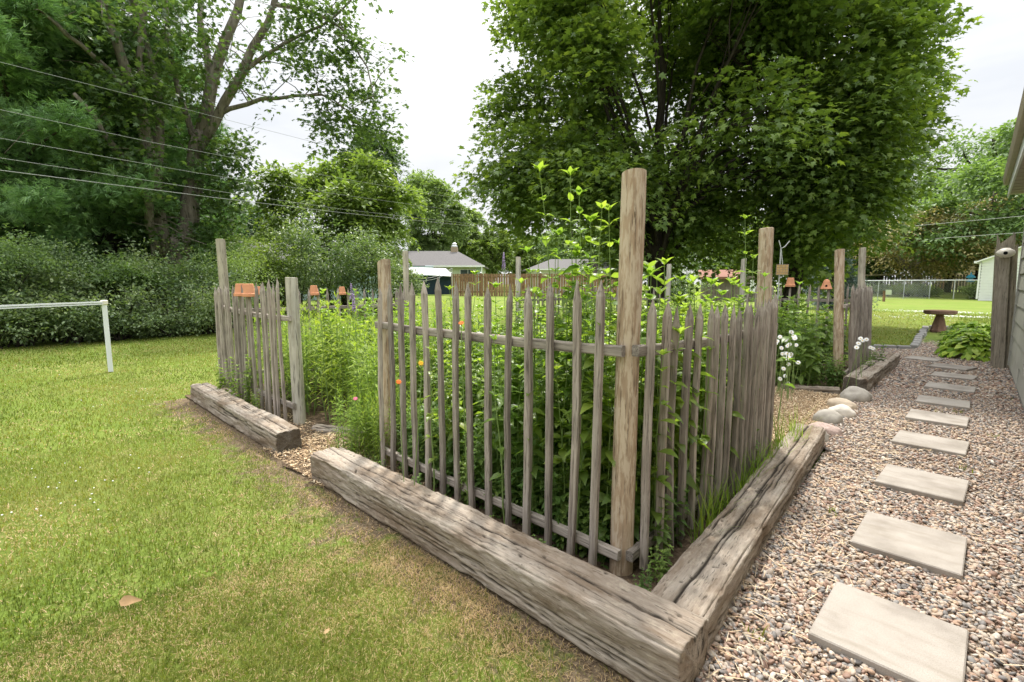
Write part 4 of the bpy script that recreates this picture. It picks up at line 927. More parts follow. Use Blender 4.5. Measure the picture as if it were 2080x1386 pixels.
def bloom(p, r, mat, name, label, cat, grp, seed, center='petal_yellow', npet=13, face=None, stem=True, stemto=None):
    rng = np.random.default_rng(seed); p = np.array(p, float); t = thing(name, label, cat, (p[0], p[1], 0 if stem else p[2]), 0, grp)
    f = nrm(np.array(face if face is not None else [rng.normal(0, .35), rng.normal(0, .35)-.3, 1.0])); u = nrm(np.cross(f, [1, .2, .1])); v = np.cross(f, u)
    a = np.arange(npet)*2*math.pi/npet; D = np.cos(a)[:, None]*u+np.sin(a)[:, None]*v+f*.12; n = npet
    V, Fc, rr_ = leafarrays(np.repeat(p[None], n, 0)+D*r*.15, D, np.repeat(f[None], n, 0), np.full(n, r*.9), np.zeros(n), 'hosta')
    npmesh('petals', V, Fc, M[mat], t)
    mb = MB(); mb.lathe([(r*.26, 0), (r*.2, r*.1), (r*.05, r*.14)], (0, 0, 0), 10)
    W = np.array(mb.v); W = p+W[:, :1]*u+W[:, 1:2]*v+W[:, 2:]*f; mb.v = [tuple(w) for w in W]; mb.build('flower_center', M[center], t)
    if stem: MB().tube([(p[0]+rng.normal(0, .04), p[1]+rng.normal(0, .04), 0), tuple(p-np.array([0, 0, .1])), tuple(p)], [.003, .0028, .0025], 5).build('stem', M['stem'], t)
dr0 = np.random.default_rng(4)
for i, (px, py, d, m) in enumerate(((937, 656, 2.75, 'petal_orange'), (1298, 846, 2.5, 'petal_orange'), (855, 738, 2.8, 'petal_yellow'), (810, 776, 2.9, 'petal_orange'), (1010, 683, 3.0, 'petal_orange'), (722, 810, 3.8, 'petal_pink'), (1150, 700, 3.2, 'petal_yellow'))):
    lb = ['bright orange bloom above the rail of the front panel', 'orange bloom low beside the corner post', 'yellow orange bloom behind the left pickets', 'orange bloom low behind the leftmost pickets', 'small orange bloom behind the middle picket', 'small pink bloom left of the shorter brown post', 'yellow bloom behind the rail near the corner post'][i]
    bloom(at(px, py, d), .017, m, 'garden_flower', lb, 'flower', 'single garden blooms', 20+i, npet=8, face=nrm(CAM-at(px, py, d))+np.array([dr0.normal(0, .5), 0, .9]), center='petal_orange' if m == 'petal_orange' else 'petal_yellow')
dr = np.random.default_rng(9)
for i in range(26):
    px, py = dr.normal(1601, 14), dr.normal(713, 26); d = dr.uniform(6.4, 7.2); q = at(px, py, d)
    bloom(q, .027, 'petal_white', 'daisy', 'white daisy in the thick cluster right of the path panel', 'daisy', 'daisies in the cluster by the path panel', 60+i, npet=14, face=nrm(CAM-q)+np.array([dr.normal(0, .3), 0, .5]))
for i, (px, py) in enumerate(((1748, 688), (1752, 692), (1744, 698), (1740, 706), (1768, 706), (1773, 708), (1760, 690))):
    q = at(px, py, 7.9); q = onX(px, py, -1.02); bloom(q, .028, 'petal_white', 'daisy', 'white daisy on a loose stem in front of the far picket panel', 'daisy', 'daisies before the far picket panel', 90+i, npet=14, face=nrm(CAM-q)+np.array([dr.normal(0, .3), 0, .5]))
KD.put(-1.05, 8.6, .01, .4, prg, 'low green plant at the foot of the far picket panel', None); KD.put(-1.06, 9.3, .01, .5, prg, 'green plant beside the loose daisies at the far timber', None)
# climbers / weeds at the left panel
for i, (x, y, s) in enumerate(((-6.2, 1.72, .55), (-5.75, 1.74, .72), (-5.3, 1.72, .3))): KH.put(x, y, .01, s*.8, prg, ['small weed at the left pickets', 'taller weed climbing the left pickets', 'little weed near the bleached post'][i]+' above the timber', None)
# grass tufts along the path panel and elsewhere
def tuft(x, y, n, h, seed, label, mat='blade', z=0, grp='long grass tufts by the pickets', spread=.05):
    rng = np.random.default_rng(seed); a = rng.uniform(0, 6.28, n); r = spread*np.sqrt(rng.uniform(0, 1, n)); B0 = np.stack([x+r*np.cos(a), y+r*np.sin(a), np.full(n, z)], 1)
    hh = h*rng.uniform(.5, 1.1, n); a2 = rng.uniform(0, 6.28, n); ln_ = hh*rng.uniform(.15, .75, n); w = rng.uniform(.003, .006, n); k = 6; V = []; 
    for j in range(k):
        f = j/(k-1); c = B0+np.stack([np.cos(a2)*ln_*f**1.7, np.sin(a2)*ln_*f**1.7, hh*(f-.25*f**3*(ln_/hh))], 1); s = np.stack([-np.sin(a2), np.cos(a2), 0*a2], 1)*(w*(1-f*.93))[:, None]
        V += [c-s, c+s]
    V = np.stack(V, 1).reshape(-1, 3); o = (np.arange(n)*2*k)[:, None, None]
    q = np.concatenate([(np.array([[[2*j, 2*j+1, 2*j+3, 2*j+2]]])+o)[:, 0] for j in range(k-1)])
    ob = npmesh('grass_tuft', V-np.array([x, y, z]), [q], M[mat], attrs={'rnd': np.tile(rng.uniform(.15, .45, n), k-1)}); ob.location = (x, y, z)
    return tag(ob, label, 'grass tuft', grp)
tr = np.random.default_rng(3)
for i in range(15):
    y = 2.35+i*.15; tuft(-.985+tr.normal(0, .02)+(.03 if y < 3.2 else 0), y, 24, tr.uniform(.25, .48), i, 'long green grass tuft between the path pickets and the split timber', 'feather')
tuft(-3.72, 1.75, 20, .16, 70, 'pale reddish grass tuft in the mulch of the front gap', grp=None); tuft(-3.55, 1.9, 22, .2, 71, 'grass tuft by the log in the front gap', grp=None)
tuft(-1.12, 4.45, 12, .4, 72, 'tall thin grass at the end of the path panel', grp=None, spread=.03)
tuft(-1.15, 7.35, 16, .16, 73, 'short grass tuft behind the largest grey stone', grp=None)
for i, (x, y) in enumerate(((.2, 6.0), (-.05, 6.9), (.35, 8.1), (.05, 4.75), (-.52, 3.3), (-.5, 1.9), (-.2, 6.75))): tuft(x, y, 12, .05, 80+i, 'tiny weed sprouting from the gravel', z=.02, grp='tiny weeds in the gravel', spread=.05)
# dry leaf and twigs
p = G(243, 1240); rng = np.random.default_rng(2)
lv = leafarrays(np.array([[p[0], p[1], .03]]), np.array([[.7, .72, .1]]), np.array([[.8, -.3, .7]]), np.array([.085]), np.array([.5]), 'herb'); tag(npmesh('dry_leaf', lv[0]+np.array([0, 0, .01]), lv[1], M['dry_leaf']), 'single curled dry leaf lying on the lawn', 'leaf')
p = G(660, 1300); lv = leafarrays(np.array([[p[0], p[1], .025]]), np.array([[-.3, .8, .3]]), np.array([[.4, -.3, 1]]), np.array([.03]), np.array([.5]), 'herb'); tag(npmesh('dry_leaf', lv[0], lv[1], M['dry_leaf']), 'small crumpled brown leaf on the lawn near the timber', 'leaf')
for i, (a, b) in enumerate((((1525, 1310), (1560, 1345)), ((1510, 1285), (1550, 1352)))):
    p, q = G(*a, .04), G(*b, .04); tag(MB().tube(wob(p, q, 5, .05, rng), [.003, .004, .004, .003, .002], 5).build('twig', M['tan_board']), ['short grey twig on the gravel near the timber corner', 'longer twig lying beside the timber corner'][i], 'twig')
# hostas
def hosta(x, y, r, h, n, seed, label):
    rng = np.random.default_rng(seed); z0 = gz(x, y); t = thing('hosta', label, 'hosta', (x, y, z0), 0, 'hosta clumps by the board fence')
    a = rng.uniform(0, 6.28, n); u = rng.uniform(.1, 1, n); rr_ = r*u*.75; P = np.stack([x+rr_*np.cos(a), y+rr_*np.sin(a), z0+h*(1-u**2*.75)*rng.uniform(.75, 1.05, n)], 1)
    D = np.stack([np.cos(a), np.sin(a), .25-u*.75], 1)+rng.normal(0, .2, (n, 3)); N = np.stack([np.cos(a)*.4, np.sin(a)*.4, np.ones(n)], 1)+rng.normal(0, .15, (n, 3))
    leafobj('leaves', P, D, N, rng.uniform(.12, .21, n)*r/.6, np.clip(rng.normal(.42, .22, n), 0, 1), 'hosta', M['hosta'], t)
    m = 30; mb = MB()
    for i in range(m): mb.tube([(x, y, z0), (x+(P[i, 0]-x)*.5, y+(P[i, 1]-y)*.5, z0+(P[i, 2]-z0)*.7), tuple(P[i])], [.006, .005, .004], 4, False)
    mb.build('stalks', M['stem'], t)
hosta(.02, 12.25, .58, .42, 330, 1, 'yellow green hosta nearest the gravel, in front of the board fence')
hosta(-.05, 13.2, .55, .46, 280, 2, 'hosta with white edged leaves behind the nearest hosta'); hosta(.1, 14.3, .55, .5, 220, 3, 'paler hosta farther back beside the board fence'); hosta(-.15, 15.4, .5, .42, 180, 4, 'farthest hosta, just right of the bird bath')

# ================================================================== YARD THINGS
# white pipe frame on the lawn
a = np.array([-9.80, 1.08]); d = nrm(np.array([.87, -1.15])); b = a+d*5
t = thing('goal_frame', 'white metal frame standing on the lawn, one leg and crossbar in view', 'frame', (a[0], a[1], 0))
MB().box(a[0]-.03, a[0]+.03, a[1]-.03, a[1]+.03, 0, 1.08, .006).build('leg', M['white_pvc'], t)
MB().box(b[0]-.03, b[0]+.03, b[1]-.03, b[1]+.03, 0, 1.08, .006).build('leg', M['white_pvc'], t)
mb = MB(); mb.bar((a[0], a[1], 1.10), (b[0], b[1], 1.10), .05, .022); mb.bar((a[0], a[1], 1.072), (b[0], b[1], 1.072), .05, .016); mb.build('crossbar', M['white_pvc'], t)
MB().box(a[0]-.045, a[0]+.045, a[1]-.045, a[1]+.045, 1.06, 1.13, .01).build('corner_cap', M['ceramic'], t)
# suet feeder on a crook, beside the far brown post
p = at(1589, 548, 7.0); q = at(1587, 500, 7.0); t = thing('suet_feeder', 'square suet cage hanging from a thin forked hook beside the far brown post', 'bird feeder', (p[0], p[1], 0))
dx = nrm(np.array([-p[1], p[0], 0])); w = .062
mb = MB(); mb.bar(p-dx*w, p+dx*w, .035, .12); mb.build('suet_cake', M['suet'], t)
mb = MB()
for k in range(5):
    o = -w-.004+k*(2*w+.008)/4; mb.bar(p+dx*o+np.array([0, 0, -.066]), p+dx*o+np.array([0, 0, .066]), .004, .045, up=tuple(nrm(p*np.array([1, 1, 0])))); mb.bar(p-dx*(w+.004)+np.array([0, 0, -.064+k*.032]), p+dx*(w+.004)+np.array([0, 0, -.064+k*.032]), .045, .004)
mb.build('wire_cage', M['gutter'], t)
MB().tube([(q[0]-dx[0]*.09, q[1]-dx[1]*.09, q[2]+.06), (q[0]-dx[0]*.04, q[1]-dx[1]*.04, q[2]-.01), tuple(q+np.array([0, 0, -.03])), (q[0]+dx[0]*.03, q[1]+dx[1]*.03, q[2]+.07)], .006, 6).build('hook', M['steel'], t)
MB().tube([tuple(q+np.array([0, 0, -.03])), tuple(p+np.array([0, 0, .065]))], .005, 6).build('hanger', M['steel'], t)
MB().tube([(p[0]+.06*_fh[0], p[1]+.06*_fh[1], 0), (p[0]+.06*_fh[0], p[1]+.06*_fh[1], q[2]-.03), tuple(q+np.array([0, 0, -.03]))], .008, 6).build('pole', M['steel'], t)
# little bird house on a stake behind the tall stems
p = at(1203, 558, 9.0); t = thing('bird_house', 'tiny dark wooden bird house on a stake among the tall stems', 'bird house', (p[0], p[1], 0))
MB().box(p[0]-.06, p[0]+.06, p[1]-.06, p[1]+.06, p[2], p[2]+.14).build('box', M['grey_board'], t)
mb = MB(); z = p[2]+.14; mb.add([(p[0]-.1, p[1]-.09, z-.02), (p[0]+.1, p[1]-.09, z-.02), (p[0], p[1]-.09, z+.1), (p[0]-.1, p[1]+.09, z-.02), (p[0]+.1, p[1]+.09, z-.02), (p[0], p[1]+.09, z+.1)], [(0, 1, 2), (5, 4, 3), (0, 3, 4, 1), (1, 4, 5, 2), (2, 5, 3, 0)]); mb.build('roof', M['bark_dark'], t)
MB().tube([(p[0], p[1], 0), (p[0], p[1], p[2])], .015, 6).build('stake', M['grey_board'], t)

# ================================================================== TREES NEAR
def big_maple(label, px, d, rx, zt, zb, seed, nsp, off, trunk, K):
    b = ground(px, d); rng = np.random.default_rng(seed); t = thing('maple_tree', label, 'tree', b, 0, 'dense maples behind the garden')
    c = np.array([b[0]+off[0], b[1]+off[1], (zt+zb)/2]); rz = (zt-zb)/2
    P, O, LC = lobe_points(c, rx, rz, K, nsp, rng, .27, .38)
    for A in (P, LC):       # fuller skirt low down
        q = np.clip((c[2]-A[:, 2])/rz, 0, 1); f = (1+.38*q**1.5)*(1-.14*np.clip((A[:, 2]-c[2])/rz, 0, 1))
        A[:, 0] = c[0]+(A[:, 0]-c[0])*f; A[:, 1] = c[1]+(A[:, 1]-c[1])*f
    e = (P-c)/np.array([rx, rx, rz]); k = (np.linalg.norm(e, axis=1) > .30) & (P[:, 2] > zb-.15)
    k &= fbm(P*.55+seed, 3, seed) > .40
    P, O = P[k], O[k]
    far = P[:, 2] > 11.0          # the top is out of view: fewer, larger leaves
    a1 = sprays(P[~far], O[~far], 26, 1.15, .95, .045, .165, rng, .30, .40); kk = P[far][::3], O[far][::3]
    a2 = sprays(kk[0], kk[1], 14, 1.2, 1.0, .08, .32, rng, .28, .42)
    leafobj('crown', *[np.concatenate([u, v]) for u, v in zip(a1, a2)], 'maple', M['maple'], t)
    mb = MB(); top = np.array([c[0], c[1], zb+(zt-zb)*.72]); b0 = b-np.array([0, 0, .1]); pts = wob(b0, top, 14, .025, rng)
    mb.tube(pts, list(np.linspace(trunk, trunk*.12, 14)*np.array([1.5, 1.08]+[1]*12)), 14)
    for i in range(K):
        k = rng.integers(2, 10); k = min(k, max(2, int(2+8*(LC[i][2]-zb)/(zt-zb)))); st = pts[k]; en = LC[i]; md = st+(en-st)*.5+np.array([0, 0, .12*np.linalg.norm(en-st)])
        r0 = trunk*.34*(1-k/16); mb.tube(np.concatenate([wob(st, md, 5, .04, rng), wob(md, en, 5, .05, rng)[1:]]), list(np.linspace(r0, r0*.12, 9)), 7)
        for s in range(4):
            e2 = en+nrm(rng.normal(0, 1, 3)+nrm(en-c))*rng.uniform(.6, 1.3); mb.tube(wob(md+(en-md)*rng.uniform(.1, .9), e2, 5, .08, rng), list(np.linspace(r0*.25, .008, 5)), 5, False)
    mb.build('trunk', M['bark_dark'], t, smooth=True)
    return t
big_maple('large dark green maple on the left, its trunk seen right of the corner post', 1330, 15.5, 5.5, 13.0, 1.35, 41, 4600, (-.1, -.1), .28, 44)
big_maple('large dark green maple on the right, its trunk seen behind the far brown post', 1595, 17.0, 3.75, 13.0, 1.8, 43, 3800, (-.1, 0), .25, 38)

# silver maple with pale limbs on the left
b = ground(352, 19.0); t = thing('silver_maple_tree', 'tall open maple with bare pale limbs at the upper left', 'tree', b)
rng = np.random.default_rng(51); mb = MB(); LIMB = []
def limb(pts, r0, r1, d=(19, 19), n=10):
    P = [at(x, y, d[0]+(d[1]-d[0])*i/(len(pts)-1)) for i, (x, y) in enumerate(pts)]
    # resample
    P = np.array(P); s = np.concatenate([[0], np.cumsum(np.linalg.norm(np.diff(P, axis=0), axis=1))]); u = np.linspace(0, s[-1], n); Q = np.stack([np.interp(u, s, P[:, k]) for k in range(3)], 1)
    Q[1:-1] = (Q[:-2]+2*Q[1:-1]+Q[2:])/4; Q[1:-1] += rng.normal(0, .03, (n-2, 3))
    mb.tube(Q, list(np.linspace(r0*.66, r1*.7, n)), 10); LIMB.append((Q, r1)); return Q
mb.tube([b-np.array([0, 0, .2]), b+np.array([0, 0, .3]), at(356, 515, 19), at(362, 480, 19)], [.55, .44, .37, .32], 14)
limb([(372, 525), (385, 420), (397, 330), (408, 270)], .46, .33)
limb([(408, 280), (425, 180), (450, 110), (480, 30), (500, -60), (520, -200)], .30, .12, (19, 18.4))
limb([(425, 185), (418, 110), (408, 30), (400, -80)], .19, .09, (18.9, 19.8))
limb([(405, 300), (440, 230), (480, 160), (530, 90), (560, 10), (580, -90), (600, -200)], .25, .09, (19, 17.2))
limb([(440, 235), (490, 212), (550, 200), (620, 196), (665, 190), (700, 222)], .12, .03, (18.8, 16.4))
limb([(480, 160), (520, 120), (600, 80), (680, 40), (730, -20)], .11, .03, (18.6, 16.4))
limb([(395, 320), (382, 250), (368, 185), (355, 165), (340, 60), (330, -50)], .16, .07, (19, 19.6))
limb([(335, 515), (322, 430), (312, 350), (305, 300), (285, 215), (250, 120), (215, 30), (190, -60)], .34, .12, (18.8, 17.6))
limb([(318, 380), (325, 270), (322, 170), (300, 100), (275, 20), (262, -80)], .27, .10, (18.9, 18.8))
limb([(290, 235), (285, 120), (295, 20), (300, -80)], .16, .07, (18.5, 18))
limb([(318, 520), (308, 450), (300, 400), (260, 340), (200, 250), (150, 190)], .22, .06, (18.6, 16.6))
limb([(560, 10), (640, 20), (700, 60), (740, 120), (760, 200)], .08, .02, (17.4, 16))
limb([(280, 210), (200, 120), (120, 60), (60, -10)], .12, .04, (18, 16.5))
C = []; O = []; mb2 = mb
for Q, r1 in LIMB:
    L = np.linalg.norm(np.diff(Q, axis=0), axis=1).sum(); m = int(L*(2.4 if r1 < .08 else 1.15))
    for i in range(m):
        f = rng.uniform(.12, 1)*(len(Q)-1); i0 = min(int(f), len(Q)-2); p = Q[i0]+(Q[i0+1]-Q[i0])*(f-i0)
        if p[2] < 5 and rng.uniform() < .55: continue
        v = nrm(rng.normal(0, 1, 3)*np.array([1, 1, .7])+np.array([0, 0, .15])); e = p+v*rng.uniform(.5, 2.2)
        mb2.tube(wob(p, e, 4, .1, rng), [.022, .015, .01, .006], 4, False)
        for j in range(rng.integers(1, 4)): C.append(e+rng.normal(0, .35, 3)); O.append(v+rng.normal(0, .4, 3))
for (x0, x1, y0, y1, m, da, dbb) in ((300, 372, 390, 515, 44, 19.2, 20.4), (400, 478, 290, 470, 46, 17.8, 19.6), (330, 440, 440, 500, 10, 17.8, 18.6), (270, 330, 330, 470, 18, 17.8, 19.2), (430, 500, 270, 420, 46, 17.8, 19.4), (640, 770, 60, 250, 42, 15.8, 17), (100, 420, -20, 220, 120, 16.5, 20.5), (560, 720, -30, 130, 62, 16, 18.5), (640, 810, 210, 300, 36, 15.5, 17), (180, 320, 130, 330, 60, 16.5, 18)):
    for i in range(m): C.append(at(rng.uniform(x0, x1), rng.uniform(y0, y1), rng.uniform(da, dbb))); O.append(rng.normal(0, 1, 3)*np.array([1, 1, .3]))
mb.build('trunk', M['bark'], t, smooth=True)
C = np.array(C); O = np.array(O); leafobj('crown', *sprays(C, O, 22, .85, .7, .10, .15, rng, .45, .5), 'maple', M['silver'], t)

# white pines on the left
def pine(label, px, d, h, r, seed, nb, zb=1.2, px_off=0):
    rng = np.random.default_rng(seed); b = ground(px, d); t = thing('pine_tree', label, 'tree', b, 0, 'dark pines behind the hedge'); mb = MB(); mb.tube(wob(b-np.array([0, 0, .1]), b+np.array([0, 0, h]), 10, .01, rng), list(np.linspace(.24, .04, 10)), 9)
    C = []; O = []
    for i in range(nb):
        z = zb+(h-zb)*(i/nb)**.9; a = rng.uniform(0, 6.28); L = r*(1-.55*(z-zb)/(h-zb))*rng.uniform(.7, 1.1)
        s = b+np.array([0, 0, z]); e = s+np.array([math.cos(a)*L, math.sin(a)*L, L*rng.uniform(-.05, .22)]); Q = wob(s, e, 7, .03, rng); mb.tube(Q, list(np.linspace(.055, .012, 7)), 5, False)
        for k in range(int(L*12)):
            f = rng.uniform(.28, 1)**.8; p = s+(e-s)*f+np.array([-math.sin(a), math.cos(a), 0])*rng.normal(0, .34*L*.38*(1.2-f))+np.array([0, 0, rng.normal(.05, .07)]); C.append(p); O.append(np.array([math.cos(a), math.sin(a), .15])+rng.normal(0, .35, 3))
    C = np.array(C); O = np.array(O); mb.build('trunk', M['bark_dark'], t, smooth=True)
    leafobj('crown', *sprays(C, O, 19, .75, .6, .08, .19, rng, -.1, .5), 'needle', M['pine'], t); return t
pine('dark pine at the left edge of the picture', 60, 20.0, 15.5, 4.6, 61, 125)
pine('dark pine just left of the open maple', 235, 21.0, 14.5, 4.2, 62, 125, 1.2)
pine('darkest pine filling the gap behind the other pines', -90, 23, 14, 4.8, 63, 100)
pine('broad pine between the two nearest pines', 145, 22.5, 14, 4.6, 65, 115, 1.4)
pine('pine seen behind the trunk of the open maple', 330, 26, 10.5, 4.2, 64, 80, 1.6)

# hedge shrubs along the back of the lawn
def shrub(label, x, y, rx, h, seed, mat='hedge', n=300, leaf=.085, group='hedge shrubs along the lawn', name='hedge_shrub', L=22, tpl='simple', zb=.15, sl=.5):
    rng = np.random.default_rng(seed); z0 = gz(x, y); t = thing(name, label, 'shrub', (x, y, z0), 0, group); c = np.array([x, y, z0+zb+(h-zb)*.5])
    P, O, LC = lobe_points(c, rx, (h-zb)*.55, 13, n, rng, .40, .5); k = rng.integers(0, n, n//5); P[k] += np.stack([rng.normal(0, .12, len(k)), rng.normal(0, .12, len(k)), rng.uniform(.05, .22, len(k))*h], 1); kk = fbm(P*1.7+seed, 3, seed) > .36; P, O = P[kk], O[kk]; P[:, 2] = np.maximum(P[:, 2], z0+.08)
    leafobj('leaves', *sprays(P, O+np.array([0, 0, .35]), L, sl, sl*.7, sl*.14, leaf, rng, .1, .5), tpl, M[mat], t)
    mb = MB()
    for i in range(14):
        e = LC[i % len(LC)]; s = np.array([x+rng.normal(0, .12), y+rng.normal(0, .12), z0]); mb.tube(wob(s, e, 5, .06, rng), [.025, .02, .016, .012, .006], 5, False)
    mb.build('stems', M['bark_dark'], t)
hr = np.random.default_rng(15)
for i, (px, d, rx, h, lb) in enumerate(((-95, 15.2, 1.3, 2.3, 'leftmost, partly cut off'), (10, 15.4, 1.1, 2.3, 'behind the left end of the white crossbar'), (95, 15.6, 1.0, 1.6, 'low in the dip left of the white leg'), (175, 16.0, 1.1, 2.35, 'above the middle of the white crossbar'), (250, 16.0, 1.0, 1.65, 'low, right behind the white leg'), (320, 16.2, 1.2, 2.1, 'below the open maple trunk'), (390, 16.4, 1.35, 2.0, 'right of the open maple trunk'), (455, 16.6, 1.4, 2.5, 'behind the tall pale corner post'))):
    p = at(px, 577, d); shrub('dark green hedge shrub '+lb, p[0], p[1], rx, h, 700+i, mat='midleaf' if i % 3 == 1 else 'hedge', leaf=.07 if i % 2 else .09, n=300 if 0 < i < 6 else 340, zb=(.95, 1.25, .8)[i % 3] if 0 < i < 6 else .3)
for i, (px, d, rx, h, lb) in enumerate(((40, 14.9, .9, 1.25, 'under the white crossbar'), (140, 15.0, .95, .9, 'left of the white leg'), (235, 15.0, .9, 1.3, 'right behind the white leg'), (330, 15.2, 1.0, .95, 'in the middle of the lawn edge'), (420, 15.4, 1.0, 1.5, 'next to the left panel'), (-40, 14.8, .95, 1.05, 'at the picture edge'))):
    p = at(px, 577, d); shrub('low dark hedge shrub at the lawn edge, '+lb, p[0], p[1], rx, h, 730+i, n=230, zb=.05)
# taller shrubs behind the side panel
for i, (px, d, rx, h, lb, mt) in enumerate(((500, 19, 1.6, 3.3, 'bright green tall shrub right of the pale corner post', 'lightleaf'), (600, 20, 1.9, 3.4, 'olive tall shrub over the touching pots', 'hedge'), (680, 20.5, 2.0, 3.7, 'tall grey green shrub above the pot on the side panel', 'hedge'), (755, 21, 1.6, 3.2, 'tall shrub left of the shorter brown post', 'hedge'), (560, 22, 1.8, 2.2, 'low shrub filling behind the left panel', 'hedge'), (815, 23, 1.0, 2.0, 'small shrub at the left end of the blue house', 'hedge'))):
    p = at(px, 577, d); shrub(lb, p[0], p[1], rx, h, 760+i, mt, 420, .11, 'tall shrubs left of the blue house', 'tall_shrub', zb=.5, sl=.6)
p = at(1398, 577, 24); shrub('rounded grey green shrub seen under the maples', p[0], p[1], 1.25, 2.1, 790, 'hedge', 300, .1, None, 'garden_shrub')

# ================================================================== BACKGROUND TREES
def ptree(label, px, pytop, hw, d, pybot, mat, seed, name='broadleaf_tree', nsp=600, leaf=.28, L=16, group='trees beyond the gardens', **kw):
    b = ground(px, d); zt = at(px, pytop, d)[2]; zb = max(at(px, pybot, d)[2], b[2]+.3); dz = (zt-zb)*.07; zt += dz; zb -= dz; nsp = int(nsp*1.35); L += 5; leaf *= 1.15; cosb = math.cos(math.atan((px-CX)/F)); rx = hw/F*d*1.12/max(cosb, .75)
    return tree(name, label, 'tree', b, rx, zt, zb, mat, nsp, L, leaf, max(.7, rx*.22), seed=seed, group=group, trunk=max(.12, rx*.06), **kw)
ptree('light green tree with drooping leaves left of the blue house', 705, 285, 134, 27, 565, 'lightleaf', 801, nsp=900, leaf=.26, K=34, L=20, droop=.6, lr=.25, gap=.40)
ptree('dark rounded tree between the open maple and the light green tree', 512, 400, 62, 40, 540, 'darkleaf', 802, nsp=420, leaf=.3)
ptree('small bright tree peeking out right of the open maple', 465, 372, 42, 45, 520, 'lightleaf', 803, nsp=260, leaf=.3)
ptree('dusky purplish tree top behind the light green tree', 755, 255, 62, 46, 420, 'darkleaf', 804, nsp=330, leaf=.32, gap=.42)
ptree('tall pale green tree behind the blue house', 882, 338, 68, 62, 545, 'midleaf', 805, nsp=1150, leaf=.36, K=34, gap=0)
ptree('green tree behind the house chimney', 950, 425, 45, 70, 545, 'midleaf', 806, nsp=620, leaf=.4)
ptree('small yellow green tree right of the blue house', 1000, 458, 40, 66, 560, 'lightleaf', 807, nsp=360, leaf=.36)
ptree('low yellow green tree behind the board fence', 1062, 482, 48, 72, 565, 'lightleaf', 808, nsp=360, leaf=.4)
ptree('distant dark tree top left of the large maples', 1045, 462, 30, 95, 540, 'darkleaf', 809, nsp=200, leaf=.5)
ptree('mid green tree behind the second grey roof', 1160, 440, 80, 75, 560, 'midleaf', 810, nsp=500, leaf=.42)
ptree('shaded tree far behind the left maple trunk', 1290, 400, 90, 60, 560, 'midleaf', 811, nsp=500, leaf=.4)
ptree('shaded tree far behind the two maples', 1460, 420, 100, 50, 550, 'midleaf', 812, nsp=500, leaf=.36)
ptree('shaded tree far behind the right maple trunk', 1640, 420, 90, 56, 570, 'darkleaf', 813, nsp=500, leaf=.36)
ptree('bronze leaved tree behind the chain link fence', 1872, 395, 88, 49, 565, 'brownleaf', 814, nsp=750, leaf=.2, K=24, L=20, off=(0, 0), bark='bark')
ptree('green tree between the bronze tree and the house', 2000, 335, 85, 48, 545, 'midleaf', 815, nsp=700, leaf=.3, K=20)
ptree('tall pine like tree rising behind the bronze tree', 1985, 225, 85, 60, 470, 'midleaf', 816, nsp=620, leaf=.32, K=20, gap=.40)
ptree('dark tree behind the house gutter', 2120, 250, 80, 58, 540, 'midleaf', 817, nsp=420, leaf=.34)
ptree('dark tree behind the bronze one', 1780, 430, 80, 58, 560, 'darkleaf', 818, nsp=420, leaf=.34)
ptree('yellow green trees edge behind the tan house', 1925, 470, 50, 62, 565, 'darkleaf', 819, nsp=300, leaf=.34)
ptree('distant tree behind the pines at the left edge', 60, 430, 130, 60, 570, 'midleaf', 820, nsp=400, leaf=.45)
ptree('distant tree behind the gap of the hedge', 260, 440, 120, 58, 570, 'midleaf', 821, nsp=400, leaf=.45)
ptree('distant green tree behind the pale corner post', 420, 440, 90, 50, 570, 'lightleaf', 822, nsp=400, leaf=.4)
for i, (px, pt, hw, d) in enumerate(((905, 470, 50, 88), (985, 480, 50, 92), (1085, 478, 55, 90), (1150, 470, 60, 86), (1230, 460, 60, 84), (1380, 455, 60, 80), (1540, 460, 60, 78), (1720, 470, 50, 84), (150, 480, 80, 75), (350, 480, 70, 75), (560, 470, 60, 70), (640, 480, 60, 72))):
    ptree(['soft green tree in the farthest row beyond the house roofs', 'soft green tree in the farthest row beyond the house roofs', 'soft green tree in the farthest row beyond the house roofs', 'soft green tree in the farthest row beyond the house roofs', 'far tree seen low under the maples', 'far tree seen low under the maples', 'far tree seen low under the maples', 'far tree seen low under the maples', 'far tree behind the hedge', 'far tree behind the hedge', 'far tree behind the tall shrubs', 'far tree behind the tall shrubs'][i], px, pt, hw, d, 572, 'midleaf', 840+i, nsp=260, leaf=.45, gap=0, group=['farthest trees beyond the roofs', 'far trees under the maples', 'far trees behind the hedge', 'far trees behind the shrubs'][0 if i < 4 else 1 if i < 8 else 2 if i < 10 else 3])
# blue spruce
b = ground(1690, 27); rng = np.random.default_rng(88); t = thing('spruce_tree', 'blue grey spruce standing behind the path gap', 'tree', b); mb = MB(); mb.tube([b, b+np.array([0, 0, 3.2])], [.12, .02], 8); C = []; O = []
for i in range(95):
    z = .2+3.1*(i/95); a = rng.uniform(0, 6.28); L = 1.75*(1-z/3.9)*rng.uniform(.75, 1.1); s = b+np.array([0, 0, z]); e = s+np.array([math.cos(a)*L, math.sin(a)*L, -.12*L]); mb.tube([s, e], [.02, .006], 4, False)
    for k in range(8): C.append(s+(e-s)*rng.uniform(.3, 1)+rng.normal(0, .08, 3)); O.append(e-s+rng.normal(0, .2, 3))
mb.build('trunk', M['bark_dark'], t); leafobj('crown', *sprays(np.array(C), np.array(O), 12, .35, .25, .04, .12, rng, .05, .5), 'needle', M['spruce'], t)

